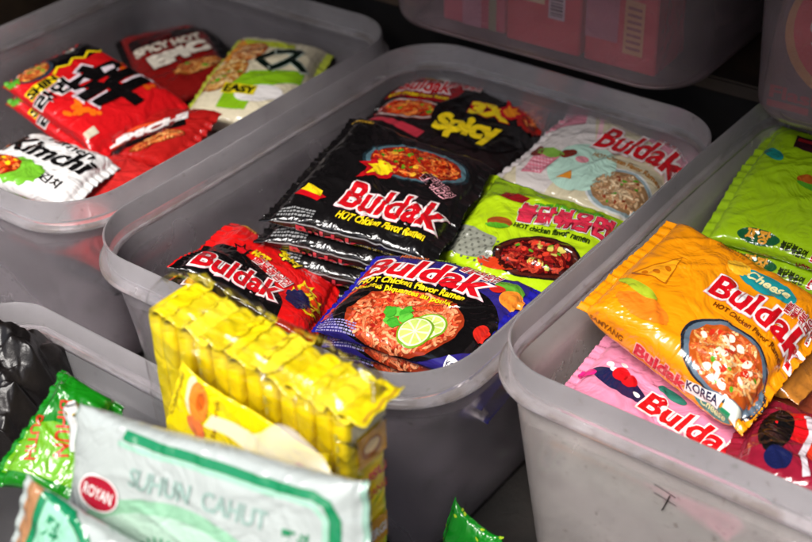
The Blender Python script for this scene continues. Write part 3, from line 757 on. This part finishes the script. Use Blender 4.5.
# upper containers on the shelf, seen from the side: smooth boxes with rounded foot
def tub(label, rect, z0, h, r, mat, seed):
    x0, x1, y0, y1 = rect; loc = ((x0 + x1) / 2, (y0 + y1) / 2, z0)
    root = empty('storage_bin', loc, label, 'storage bin', 'frosted plastic bins on the shelf')
    fr = .022
    outer = [(-fr - .004, z0)] + [(-fr + fr * math.sin(a), z0 + fr - fr * math.cos(a)) for a in np.linspace(.2, math.pi / 2, 7)] + [(.012, z0 + h)]
    inner = [(.009, z0 + h)] + [(-fr + (fr - .003) * math.sin(a), z0 + fr - (fr - .003) * math.cos(a)) for a in np.linspace(math.pi / 2, .2, 7)] + [(-fr - .004, z0 + .003)]
    ring_mesh('body', rect, r, outer + inner, mat, root, loc, closed=False, caps=True, wob=.0008, seed=seed)
    return root
tub('frosted plastic bin with red cartons on the shelf, upper middle', (-1.068, -.606, 1.280, 1.80), .030, .26, .075, FROST_UP, 5)
tub('frosted plastic bin with a dark red round-printed box at the upper right edge', (-.538, -.03, 1.290, 1.80), .030, .26, .06, FROST_UP, 6)

# cartons inside the upper bins
class BoxSurf:
    """front face of a box as a flat surface for printed art"""
    def __init__(s, o, ux, uy, L, W):
        s.o = np.array(o, float); s.ux = np.array(ux, float); s.uy = np.array(uy, float); s.L = L; s.W = W; s.smax = W
        s.n = np.cross(s.ux, s.uy)
    def __call__(s, x, y): return s.o + np.asarray(x)[..., None] * s.ux + np.asarray(y)[..., None] * s.uy
    def normal(s, x, y): return np.tile(s.n, (len(x), 1))

def carton(label, x0, x1, y0, y1, z0, z1, col, art=None, cat='carton', name='carton', group='cartons inside the shelf bins'):
    loc = ((x0 + x1) / 2, (y0 + y1) / 2, z0)
    root = empty(name, loc, label, cat, group)
    bm = bmesh.new(); bmesh.ops.create_cube(bm, size=1)
    for v in bm.verts: v.co = Vector((v.co.x * (x1 - x0), v.co.y * (y1 - y0), (v.co.z + .5) * (z1 - z0)))
    bmesh.ops.bevel(bm, geom=bm.edges[:], offset=.0015, segments=2, affect='EDGES')
    me = bpy.data.meshes.new('box'); bm.to_mesh(me); bm.free(); me.materials.append(FILM)
    at = me.color_attributes.new('Col', 'FLOAT_COLOR', 'CORNER'); at.data.foreach_set('color', np.tile((*srgb(col), 1), len(me.loops)).astype(np.float32))
    o = bpy.data.objects.new('box', me); COL.objects.link(o); o.parent = root
    if art:
        W = z1 - z0; S = BoxSurf(((x0 + x1) / 2, y0, z0), (1, 0, 0), (0, 0, 1), x1 - x0 + .1, W)
        A = Art(); art(A, x1 - x0, W); A.build(S, root, loc, step=.05)
    return root
def art_c1(A, L, W):
    A.rect(-.018, .0, .012, W - .01, srgb('#c98aa0'), 0); A.rect(.024, 0, .036, W - .02, srgb('#8d9a6a'), 0)
    A.ell(-.034, W * .8, .020, .045, srgb('#c8a878'), 1); A.text('SAUS', (.008, .05), (.008, .13), .012, WHITE, 3, bold=.03)
def art_c2(A, L, W):
    A.rect(-.052, .055, .002, .16, srgb('#ddd6a0'), 1, 'text_panel')
    for k in range(12): A.rect(-.048 + (k % 5) * .001, .060 + k * .008, -.006 - (k % 3) * .006, .0635 + k * .008, srgb('#a8404c'), 3, 'text_panel')
    A.rect(.008, .040, .032, .16, srgb('#c9c6cc'), 1, 'barcode')
    r = random.Random(3); y = .044
    while y < .15:
        h = r.choice([.0012, .002, .003]); A.rect(.011, y, .029, y + h, srgb('#50505a'), 2, 'barcode'); y += h + r.choice([.0012, .002])
def art_c3(A, L, W):
    A.rect(.004, .02, .032, .085, srgb('#c9a06a'), 1, 'text_panel'); A.rect(-.05, .03, -.004, W, srgb('#b06a80'), 0)
    for k in range(7): A.rect(.008, .026 + k * .008, .028, .0295 + k * .008, srgb('#8a4a4a'), 2, 'text_panel')
carton('pink and red carton at the left inside the upper middle bin', -.985, -.885, 1.322, 1.40, .040, .25, '#c8405c', art_c1)
carton('red carton with cream text panel and barcode inside the upper middle bin', -.880, -.770, 1.318, 1.40, .038, .25, '#d01c38', art_c2)
carton('red carton with an orange panel inside the upper middle bin', -.765, -.665, 1.322, 1.40, .036, .20, '#c81c3a', art_c3)
def art_c4(A, L, W):
    A.ell(.036, .100, .098, .078, srgb('#c89850'), 0, 'round_picture'); A.ell(.038, .104, .090, .072, srgb('#d62a3c'), 1, 'round_picture')
    A.text('9', (-.032, .085), (-.014, .085), .030, srgb('#d8c8c4'), 3, bold=.02)
    A.text('Flash', (-.068, .016), (-.005, .016), .014, srgb('#a02838'), 2, bold=.03, part='lettering')
    A.rect(-.070, .004, -.02, .012, srgb('#a02838'), 2, 'text_panel')
carton('dark box with a big red disc and numeral inside the upper right bin', -.522, -.370, 1.318, 1.40, .038, .22, '#5a484e', art_c4)

# ------------------------------------------------------------------ the bundle of yellow sachets (lower-left bin)
YB = srgb('#f2d608'); YB2 = srgb('#ecd50e')
def place_sachet(label, cx, cy, ztop, lean, fold, seed, name='sachet', first=False, hcol=None):
    """flat sachet standing upright: thin along X, wide along Y"""
    r = random.Random(seed); fwd = r.uniform(-.1, .5); thick = .0172; wid = .046; hgt = .175
    rg = Field(seed)
    root = empty(name, (cx, cy, ztop - hgt), label, 'sachet', 'yellow sachets in the clear bundle')
    # body: u around (x,y) superellipse, z up
    nz, nu = 30, 40; V = []; F = []
    for i in range(nz + 1):
        q = i / nz; z = q * hgt
        e = min(1, min(q, (1 - q) * 4) * 9 + .55); tk = thick / 2 * (e ** .5)
        for j in range(nu):
            a = 2 * math.pi * j / nu
            c, s = math.cos(a), math.sin(a)
            x = tk * math.copysign(abs(c) ** .38, c); y = wid / 2 * math.copysign(abs(s) ** .34, s)
            d = float(rg.lowf(np.array(z + x), np.array(y * 1.3))) * .0011 + float(rg.ridge(np.array(z), np.array(y + x))) * .0008
            x += d * .2; y += d * (.8 if s < 0 else .3)
            x += lean * z
            V.append((x, y, z))
    for i in range(nz):
        for j in range(nu):
            k = (j + 1) % nu; F.append((i * nu + j, i * nu + k, (i + 1) * nu + k, (i + 1) * nu + j))
    F.append(tuple(range(nu))); F.append(tuple(reversed(range(nz * nu, (nz + 1) * nu))))
    mesh_obj('wrapper', V, F, FILM, root, cols=YB)
    # crimped top flap, folded towards +x and forward
    V = []; F = []; nfl, nw = 12, 26; fl = r.uniform(.024, .032)
    for i in range(nfl + 1):
        q = i / nfl; ang = fold * min(1, q * 1.6)
        px = lean * hgt + fl * q * math.sin(ang) ; pz = hgt - .002 + fl * q * math.cos(ang)
        for j in range(nw + 1):
            t = j / nw; y = (t - .5) * (wid + .001) * (1 + .04 * q)
            zz = pz + (.0022 * abs(((t * 13) % 1) - .5) * 2 if i == nfl else 0)
            front = (1 - t) ** 2
            V.append((px + .007 * q * front * fwd + .0009 * math.sin(t * 17 + seed * 1.7) * q + .0004 * math.sin(i * 3.1), y - .002 * q * front, zz - .012 * q * q * front * fwd + .0006 * math.sin(t * 23 + seed) * math.sin(q * 5)))
    for i in range(nfl):
        for j in range(nw):
            a = i * (nw + 1) + j; F.append((a, a + 1, a + nw + 2, a + nw + 1))
    if seed % 3 == 1:      # brown printed edge showing on the flap
        a = 9 * (nw + 1); b = 10 * (nw + 1); up = np.array((.0005, 0, .0011))
        W = [tuple(np.array(V[a + j]) + up) for j in range(2, nw - 1)] + [tuple(np.array(V[b + j]) + up) for j in range(2, nw - 1)]
        k_ = nw - 3; mesh_obj('printed_edge', W, [(j, j + 1, j + 1 + k_, j + k_) for j in range(k_ - 1)], FILM, root, cols=srgb('#a8682a'))
    o = mesh_obj('crimped_flap', V, F, FILM, root, cols=[YB2, srgb('#dfca1c'), srgb('#f0dc2c'), srgb('#d6c010')][seed % 4])
    md = o.modifiers.new('thick', 'SOLIDIFY'); md.thickness = .0006
    # side fin seal, printed with pale marks
    A = Art()
    class Side:
        L = 1; W = 1; smax = 1
        def __call__(s, x, y):   # x across thickness, y up
            return np.stack([cx + x + lean * y, np.full_like(x, cy - wid / 2 - .0012), ztop - hgt + y], -1)
        def normal(s, x, y): return np.tile((0., -1., 0.), (len(x), 1))
    if seed % 4 == 3:
        for k in range(4): A.strip([(-.002 + .002 * math.sin(k), .118 + k * .011 + j * .0016) if j % 2 else (.001, .118 + k * .011 + j * .0016) for j in range(5)], .0012, srgb('#b8b878'), 1, 'side_marks')
        A.build(Side(), root, (cx, cy, ztop - hgt), step=.05)
    return root
N = 12
ords = ['first', 'second', 'third', 'fourth', 'fifth', 'sixth', 'seventh', 'eighth', 'ninth', 'tenth', 'eleventh', 'twelfth']
rb = random.Random(8)
for k in range(N):
    q = k / (N - 1)
    X = -.706 + q * (.197); Z = .138 - q * .012 + rb.uniform(-.002, .002)
    lab = 'yellow sachet, %s from the left end of the upright bundle' % ords[k] if k < 11 else 'yellow sachet at the right end of the bundle, its orange printed face showing'
    root = place_sachet(lab, X, .557 + rb.uniform(-.002, .002), Z, .03, rb.uniform(1.22, 1.62), 200 + k)
    if k == N - 1:
        # printed broad face towards +X
        cx = X; zt = Z; cyy = .557
        class Face:
            L = 1; W = 1; smax = 1
            def __call__(s, x, y):
                return np.stack([cx + .0168 / 2 + .0016 + .03 * y + x * 0, cyy + x, zt - .175 + y], -1)
            def normal(s, x, y): return np.tile((1., 0., .0), (len(x), 1))
        A = Art()
        A.rect(-.020, .150, .020, .164, srgb('#d8cfa4'), 0); A.rect(-.014, .116, .020, .146, srgb('#dfa01c'), 0)
        A.ell(.002, .130, .012, .010, srgb('#a8601c'), 1, 'cup_picture'); A.ell(.002, .132, .009, .006, srgb('#e8c890'), 2, 'cup_picture')
        A.text('SUSU', (-.018, .096), (.018, .096), .009, RED, 2, bold=.04); 
        A.text('KACANG', (-.018, .078), (.018, .078), .008, srgb('#c83a1c'), 2, bold=.03)
        A.rect(-.018, .022, .018, .050, srgb('#d89a1c'), 0); A.text('ENERGI', (-.016, .03), (.016, .03), .010, WHITE, 2, bold=.04)
        A.build(Face(), root, (cx, root.location.y, zt - .175), step=.05)

# clear film pulled over the bundle
def wrap_film():
    root = empty('clear_bag', (-.6, .566, -.02), 'clear plastic film wrapped over the row of yellow sachets', 'plastic film')
    f = Field(77); V = []; F = []; nx, nv = 90, 60
    # cross-section in YZ: front bottom -> over top -> back
    def sec(t):   # t 0..1
        segs = [((.524, .0), (.523, .132)), ((.523, .132), (.536, .156)), ((.536, .156), (.576, .162)), ((.576, .162), (.583, .152)), ((.583, .152), (.5835, .135))]
        L = [math.dist(a, b) for a, b in segs]; s = t * sum(L)
        for (a, b), l in zip(segs, L):
            if s <= l: q = s / l; return a[0] + (b[0] - a[0]) * q, a[1] + (b[1] - a[1]) * q
            s -= l
        return segs[-1][1]
    for i in range(nx + 1):
        x = -.7215 + (.230) * i / nx
        for j in range(nv + 1):
            y, z = sec(j / nv); dz = -.018 * (i / nx) * max(0, (z - .03) / .14)
            w = float(f.lowf(np.array(x * 1.5), np.array((y + z)))) * .002 + float(f.ridge(np.array(x), np.array(z + y))) * .0035
            e = min(i, nx - i) / nx; pinch = math.exp(-e * 26) * .012
            V.append((x + .03 * (z), y + (w - .002) * (-.5 if y < .56 else .5) + (pinch if y < .566 else -pinch), z + dz + w * .5 - pinch * (z > .12)))
    for i in range(nx):
        for j in range(nv):
            a = i * (nv + 1) + j; F.append((a, a + nv + 1, a + nv + 2, a + 1))
    root2 = mesh_obj('film', np.array(V) - np.array((-.6, .566, -.02)), F, CLEAR, root)
wrap_film()

# flat yellow sachet leaning on the front of the bundle, and milky flap beside it
def art_front(A, S):
    A.ell(-.052, .034, .011, .017, srgb('#e8862a'), 3, 'fruit_picture', rot=.3); A.ell(-.060, .036, .008, .016, srgb('#f4d8b0'), 2, 'fruit_picture', rot=.3)
    A.ell(-.050, .012, .012, .007, srgb('#e07038'), 3, 'fruit_picture', rot=-.5); A.ell(-.050, .036, .005, .008, srgb('#c85a14'), 4, 'fruit_picture')
    A.text('C', m_(2, -12), m_(34, -18), 36 * MM, BROWN, 4, bold=.02, part='brand_lettering', shear=.1)
    A.text('Calamansi', m_(-78, 10), m_(-76, 46), 5 * MM, srgb('#8c6a10'), 3, bold=.01, part='small_print')
    A.text('Sari jeruk', m_(-28, 10), m_(-30, 46), 5 * MM, srgb('#8c5a10'), 3, bold=.01, part='small_print')
    A.ell(-.042, -.022, .030, .012, srgb('#e9e3c0'), 2, 'splash_picture', rot=-.35, jag=.06)
    A.ell(.062, .03, .004, .003, RED, 3, 'small_print')
pack('flat yellow sachet with orange fruit picture and brown C, leaning on the bundle', [[-.656, .516, .117], [-.510, .519, .092], [-.501, .508, .015], [-.693, .504, -.01]], .008, srgb('#e8cf06'), art_front, seed=140, name='sachet', cat='sachet', group='yellow sachets in the clear bundle', n=2.4, seal=.006, wr=.6)

# ------------------------------------------------------------------ white and green sacks, bags
SACK = srgb('#abb2af'); DG = srgb('#0c7a4c'); PG = srgb('#9cc9b4')
def art_sack(A, S):
    A.ell(-.018, -.052, .100, .060, srgb('#86b394'), 1); A.ell(-.018, -.057, .092, .054, srgb('#a5c0ae'), 2)
    A.strip([m_(*p) for p in ((-76, 51), (-60, 50), (-30, 48), (0, 47), (40, 46), (80, 46), (100, 45), (112, 40), (118, 28), (119, 0), (119, -30), (118, -52))], .0072, DG, 4, 'printed_border')
    A.strip([m_(*p) for p in ((-80, 44), (-40, 42), (0, 41), (40, 40), (80, 40), (102, 38), (112, 28), (113, 0), (113, -52))], .004, srgb('#93bda8'), 3, 'printed_border')
    A.text('SUHUN  CAHUT', m_(-62, 14), m_(66, 10), 15 * MM, srgb('#8fa9a0'), 5, bold=.02, part='lettering')
    A.ell(-.090, .000, .0215, .0145, WHITE, 6, 'brand_lettering', rot=-.12); A.ell(-.090, .000, .0200, .0132, srgb('#a3142c'), 7, 'brand_lettering', rot=-.12)
    A.text('ROYAN', m_(-106, -3), m_(-75, -6), 9 * MM, WHITE, 9, bold=.015, part='brand_lettering')
    for k in range(24):
        a = k * math.pi / 12
        A.strip([(-.024 + .014 * math.cos(a), -.046 + .014 * math.sin(a)), (-.024 + .026 * math.cos(a), -.046 + .026 * math.sin(a))], .0016, srgb('#3c9468'), 5, 'sunburst_emblem')
    A.ell(-.024, -.042, .004, .004, DG, 6, 'sunburst_emblem')
    A.strip([m_(-34, -38), m_(-28, -46), m_(-24, -50), m_(-20, -46), m_(-14, -38)], .003, DG, 6, 'sunburst_emblem'); A.poly([m_(-27, -47), m_(-21, -47), m_(-20, -60), m_(-28, -60)], DG, 6, 'sunburst_emblem')
    A.text('牙斗', m_(78, 2), m_(102, 0), 14 * MM, DG, 5, bold=.03, part='script_lettering')
pack('white and green plastic sack with a dark red oval badge, leaning upright', [[-.672, .43, .124], [-.428, .465, .147], [-.415, .43, .052], [-.686, .39, .004]], .030, SACK, art_sack, seed=150,
     name='food_sack', cat='sack', sealcol=srgb('#8fb3a2'), wr=1.0, seal=.004, group=None)
def art_run(A, S):
    A.poly([m_(-101, -50), m_(-101, 50), m_(-84, 50), m_(-82, -50)], srgb('#a87850'), 2, 'window')
    A.strip([m_(-80, 48), m_(-79, 20), m_(-80, -10), m_(-82, -50)], .007, DG, 4, 'printed_border')
    A.strip([m_(-80, 47), m_(-50, 45), m_(-25, 34), m_(-6, 22), m_(20, 10), m_(60, 4), m_(95, 0)], .007, DG, 4, 'printed_border')
    A.poly([m_(-76, 44), m_(-52, 42), m_(-28, 28), m_(-40, 8), m_(-76, -4)], srgb('#8cc4a8'), 1)
    A.text('牙斗', m_(-70, 22), m_(-54, 20), 14 * MM, DG, 5, bold=.03, part='script_lettering')
    A.text('RUNTU', m_(-34, 6), m_(44, -22), 20 * MM, srgb('#2f8a62'), 5, bold=.0, part='lettering')
    A.strip([m_(-76, -6), m_(-40, -2), m_(-20, -16)], .005, DG, 4, 'printed_border')
pack('white and green sack with serif green letters, lowest in the left corner', [[-.671, .368, .100], [-.486, .392, .068], [-.468, .36, .020], [-.700, .335, -.012]], .022, srgb('#a9b1ad'), art_run, seed=151,
     name='food_sack', cat='sack', wr=1.1)

from mathutils import noise as mn
def crumple(label, name, cat, c, rad, mat, seed, amp=.25, fr=3.2, group=None, tip=None):
    bm = bmesh.new(); bmesh.ops.create_icosphere(bm, subdivisions=6, radius=1)
    rj = random.Random(4)
    for v in bm.verts:
        p = v.co.normalized(); q = p * fr + Vector((seed, seed * .7, 0))
        w = mn.noise_vector(q * .8) * .5
        c1 = mn.voronoi(q * 1.1)[0]; c2 = mn.voronoi(q * 2.7 + w)[0]; d = .95 + (c1[1] - c1[0]) * -.5 * amp + (c2[0]) * -.25 * amp + mn.noise(q * .8) * amp * .6
        v.co = Vector((p.x * rad[0], p.y * rad[1], p.z * rad[2])) * (d + amp * .4)
    me = bpy.data.meshes.new(name); bm.to_mesh(me); bm.free(); me.materials.append(mat)
    me.polygons.foreach_set('use_smooth', [True] * len(me.polygons))
    o = bpy.data.objects.new(name, me); o.location = c; COL.objects.link(o); return tag(o, label, cat, group)
BAGM = simple_mat('black_bag_film', (.006, .005, .005), (.016, .013, .012), 30, rough=.34, bump=.35, bdist=.006, coat=.0, spec=.35)
def sheet_bag():
    rg = np.random.RandomState(6); n, m = 170, 130
    U, Vv = np.meshgrid(np.linspace(-1, 1, n), np.linspace(-1, 1, m), indexing='ij')
    x = U * .088; y = Vv * .075
    r2 = (U ** 2 + Vv ** 2)
    z = .050 * np.exp(-r2 * 1.3) + .030 * np.exp(-((U - .55) ** 2 + (Vv - .55) ** 2) * 7) + .024 * np.exp(-((U + .3) ** 2 + (Vv - .5) ** 2) * 8)
    dx = 0; dy = 0
    for k in range(26):
        a = rg.uniform(0, math.pi); fq = rg.uniform(9, 60); ph = rg.uniform(0, 1); am = .17 / fq * rg.uniform(.5, 1.1)
        q = (x * math.cos(a) + y * math.sin(a)) * fq + ph + .35 * np.sin((x * math.sin(a) - y * math.cos(a)) * rg.uniform(15, 45) + ph * 9)
        t = np.abs((q % 1) - .5) * 2
        mask = np.clip(np.sin(x * rg.uniform(-40, 40) + y * rg.uniform(-40, 40) + ph * 6) + .6, 0, 1)
        z = z + am * t * mask; dx = dx + am * .7 * math.cos(a) * t * mask; dy = dy + am * .7 * math.sin(a) * t * mask
    edge = np.clip((np.maximum(np.abs(U), np.abs(Vv)) - .8) / .2, 0, 1); z = z - .06 * edge ** 2
    P = np.stack([x + dx, y + dy, z], -1).reshape(-1, 3)
    F = [(i * m + j, (i + 1) * m + j, (i + 1) * m + j + 1, i * m + j + 1) for i in range(n - 1) for j in range(m - 1)]
    o = mesh_obj('plastic_bag', P, F, BAGM); o.location = (-.968, .512, -.072); o.scale = (.88, .88, .88); o.rotation_euler = (math.radians(14), math.radians(-6), math.radians(20))
    md = o.modifiers.new('thick', 'SOLIDIFY'); md.thickness = .0005
    tag(o, 'crumpled thin black plastic bag stuffed into the lower left bin', 'plastic bag')
sheet_bag()

def art_gbag(A, S):
    A.poly([m_(-40, -40), m_(-40, -4), m_(-10, 8), m_(26, 10), m_(34, -40)], srgb('#64a018'), 1)
    A.text('BIHUN', m_(-12, 26), m_(2, -20), 14 * MM, srgb('#b8381a'), 4, bold=.02, part='lettering')
    A.text('PUTIH', m_(-30, 6), m_(-20, -30), 9 * MM, srgb('#b8381a'), 4, bold=.02, part='lettering')
pack('glossy green bag with dark red lettering behind the white sack', [[-.802, .500, .062], [-.730, .505, .050], [-.690, .440, .000], [-.785, .400, .012]], .030, srgb('#127412'), art_gbag, seed=160, name='food_bag', cat='bag', wr=1.3)
def twist():
    root_loc = (-.728, .460, .080); V = []; F = []; n, m = 20, 14
    for i in range(n + 1):
        q = i / n; r = .0045 + .004 * q + .001 * math.sin(q * 9)
        c = np.array((.012 * q, -.006 * q, -.034 * q))
        for j in range(m):
            a = 2 * math.pi * j / m; rr = r * (1 + .22 * math.sin(5 * a + q * 4))
            V.append(c + np.array((rr * math.cos(a), rr * math.sin(a), rr * .3 * math.cos(a))))
    for i in range(n):
        for j in range(m): k = (j + 1) % m; F.append((i * m + j, i * m + k, (i + 1) * m + k, (i + 1) * m + j))
    F.append(tuple(range(m))); F.append(tuple(reversed(range(n * m, (n + 1) * m))))
    r = empty('bag_twist', root_loc, 'white twisted neck of a plastic bag against the green bag', 'bag neck')
    mesh_obj('twisted_film', V, F, simple_mat('twist_white', (.5, .52, .52), (.7, .7, .7), 60, rough=.3), r)
    # brass tie band
    V = []; F = []
    for i in range(3):
        for j in range(16):
            a = 2 * math.pi * j / 16; rr = .0062
            V.append((rr * math.cos(a) + .002, rr * math.sin(a), -.004 - .0015 * i))
    for i in range(2):
        for j in range(16): k = (j + 1) % 16; F.append((i * 16 + j, i * 16 + k, (i + 1) * 16 + k, (i + 1) * 16 + j))
    b = mesh_obj('tie_band', V, F, simple_mat('brass', (.35, .25, .08), (.5, .36, .12), 40, rough=.35, metal=.8), r)
    md = b.modifiers.new('t', 'SOLIDIFY'); md.thickness = .001
twist()
# milky film flap between the yellow sachet and the white sack
def flap():
    root = empty('loose_film', (-.55, .495, .07), 'loose milky plastic flap standing up behind the white sack', 'plastic film')
    f = Field(9); V = []; F = []; nx, ny = 40, 16
    for i in range(nx + 1):
        u = i / nx; top = .004 + .034 * math.exp(-((u - .62) / .2) ** 2) * (1 - (2 * u - 1) ** 8)
        for j in range(ny + 1):
            v = j / ny
            x = -.590 + .125 * u; y = .478 + .004 * math.sin(u * 9) + .010 * v; z = .112 - .006 * u + v * top
            w = float(f.ridge(np.array(x), np.array(z))) * .002
            V.append((x + .55, y + w - .495, z - .07))
    for i in range(nx):
        for j in range(ny): a = i * (ny + 1) + j; F.append((a, a + ny + 1, a + ny + 2, a + 1))
    mesh_obj('film', V, F, MILKY, root)
flap()

# small green pouch standing in the gap between the bins
GFOIL = simple_mat('green_foil', (.008, .16, .012), (.03, .34, .03), 90, rough=.22, bump=.8, bdist=.004, metal=.35, coat=.4)
def art_gap(A, S):
    r = random.Random(5)
    for k in range(16): A.ell(r.uniform(-.03, .03), r.uniform(.02, .088), .0022, .0012, srgb('#b8d82c'), 2, 'dot_picture', jag=.3, n=8, rot=r.uniform(0, 3))
pack('shiny dark green pouch standing in the gap between the bins at the bottom', [[-.522, .690, -.100], [-.465, .690, -.116], [-.465, .660, -.268], [-.525, .660, -.268]], .016, srgb('#0e8a1c'), art_gap, seed=170, name='food_pouch', cat='pouch', seal=.004, wr=.7)

# ------------------------------------------------------------------ surroundings
def sheet(name, x0, x1, y0, y1, z, mat, kind='structure', n=1):
    o = mesh_obj(name, [(x0, y0, z), (x1, y0, z), (x1, y1, z), (x0, y1, z)], [(0, 1, 2, 3)], mat, smooth=False); o['kind'] = kind; return o
DIRT = simple_mat('dirty_concrete', (.004, .0035, .003), (.013, .010, .008), 14, rough=.85, bump=.6, bdist=.01)
sheet('ground', -12, 12, -8, 14, FLOOR - .001, DIRT)
WOOD = simple_mat('dark_wood', (.018, .011, .007), (.06, .036, .02), 9, rough=.6, bump=.4)
BLK = simple_mat('black_board', (.004, .0035, .0035), (.009, .008, .008), 12, rough=.8, bump=.2, spec=.2)
def slab(name, parts, label, cat):
    root = empty(name, (parts[0][1][0], parts[0][1][2], parts[0][1][4]), label, cat)
    for pn, (x0, x1, y0, y1, z0, z1), mat in parts:
        bm = bmesh.new(); bmesh.ops.create_cube(bm, size=1)
        for v in bm.verts: v.co = Vector(((x0 + x1) / 2 + v.co.x * (x1 - x0), (y0 + y1) / 2 + v.co.y * (y1 - y0), (z0 + z1) / 2 + v.co.z * (z1 - z0))) - root.location
        bmesh.ops.bevel(bm, geom=bm.edges[:], offset=.003, segments=2, affect='EDGES')
        me = bpy.data.meshes.new(pn); bm.to_mesh(me); bm.free(); me.materials.append(mat)
        o = bpy.data.objects.new(pn, me); COL.objects.link(o); o.parent = root
    return root
slab('stall_shelf', [('shelf_board', (-1.75, .8, 1.378, 2.0, .008, .028), WOOD), ('front_panel', (-1.75, .8, 1.392, 1.41, FLOOR, .0075), BLK)], 'dark wooden shelf behind the bins carrying the two upper bins', 'shelf')
slab('stall_wall', [('panel', (-3.2, 2.4, 2.02, 2.08, FLOOR, 1.9), BLK)], 'black stall wall behind the shelf', 'wall')
slab('side_light_blocker', [('panel', (-2.00, -1.96, .3, 2.015, FLOOR, .79), WOOD)], 'dark wooden panel added beyond the left bin to block side light', 'panel')  # added panel that cuts sky light coming in from the left
slab('side_light_blocker', [('panel', (1.0, 1.04, .3, 2.015, FLOOR, .79), WOOD)], 'unseen dark wooden panel added at the far right to block side light', 'panel')  # unseen panel, added to cut sky light from the right
slab('shade_board', [('panel', (-3.2, 2.4, .52, 2.02, .80, .83), BLK), ('shade_lip', (-3.2, 2.4, .52, .535, .72, .799), BLK)], 'unseen dark board added overhead to shade the back of the bins', 'light blocker')  # unseen overhead board and lip, added to keep sun and sky off the back

# ------------------------------------------------------------------ camera
R = Matrix(((0.79275498, -0.31741727, 0.52037084), (0.60830248, 0.46636961, -0.64223631), (-0.03882825, 0.82567891, 0.56280255)))
cam = bpy.data.cameras.new('camera'); co = bpy.data.objects.new('camera', cam); COL.objects.link(co)
co.matrix_world = Matrix.Translation((0, 0, .75)) @ R.to_4x4()
cam.lens = 57.64; cam.sensor_width = 36; cam.clip_start = .02; cam.clip_end = 100
cam.dof.use_dof = True; cam.dof.focus_distance = 1.32; cam.dof.aperture_fstop = 4.8
sc.camera = co

# ------------------------------------------------------------------ light
SUN_EL, SUN_AZ = 52, 170       # azimuth measured clockwise from +Y
w = bpy.data.worlds.new('World'); sc.world = w; w.use_nodes = True
nt = w.node_tree; bg = nt.nodes['Background']; sky = nt.nodes.new('ShaderNodeTexSky'); sky.sky_type = 'NISHITA'; sky.sun_disc = False
sky.sun_elevation = math.radians(SUN_EL); sky.sun_rotation = math.radians(SUN_AZ); sky.dust_density = 3; sky.air_density = 1.0; sky.ozone_density = .6
nt.links.new(sky.outputs[0], bg.inputs[0]); bg.inputs[1].default_value = .07
sl = bpy.data.lights.new('sun', 'SUN'); sl.energy = 3.6; sl.angle = math.radians(28); sl.color = (1, .965, .925)
so = bpy.data.objects.new('sun', sl); COL.objects.link(so)
az = math.radians(SUN_AZ); el = math.radians(SUN_EL)
d = Vector((math.sin(az) * math.cos(el), math.cos(az) * math.cos(el), math.sin(el)))
so.rotation_euler = d.to_track_quat('Z', 'Y').to_euler()
sc.view_settings.view_transform = 'Standard'; sc.view_settings.look = 'None'; sc.view_settings.gamma = 1
sc.view_settings.exposure = 0.8
sc.cycles.use_denoising = True
sc.cycles.transmission_bounces = 10; sc.cycles.transparent_max_bounces = 12; sc.cycles.max_bounces = 12; sc.cycles.diffuse_bounces = 4
sc.cycles.caustics_refractive = True; sc.cycles.blur_glossy = 1.0; sc.cycles.sample_clamp_indirect = 6

# pen mark on the front of the right bin and its speckles of dirt
right_bin = [o for o in sc.objects if o.get('label', '').startswith('right frosted')][0]
class Wall:
    L = 1; W = 1; smax = 1
    def __call__(s, x, z): return np.stack([x, .7608 + .030 * (.030 - .0366 - z) / .2534 - .0012, z], -1)
    def normal(s, x, z): return np.tile((0., -1., 0.), (len(x), 1))
A = Art(); INK = srgb('#2c2624')
DX = .044; A.strip([(-.3985 + DX, -.040), (-.388 + DX, -.0425), (-.378 + DX, -.0455)], .0012, INK, 0, 'pen_mark')
A.strip([(-.3990 + DX, -.051), (-.388 + DX, -.0530), (-.377 + DX, -.0560)], .0010, INK, 0, 'pen_mark')
A.strip([(-.3835 + DX, -.0455), (-.3865 + DX, -.0560), (-.3910 + DX, -.0700)], .0014, INK, 0, 'pen_mark')
A.build(Wall(), right_bin, tuple(right_bin.location), step=.05)
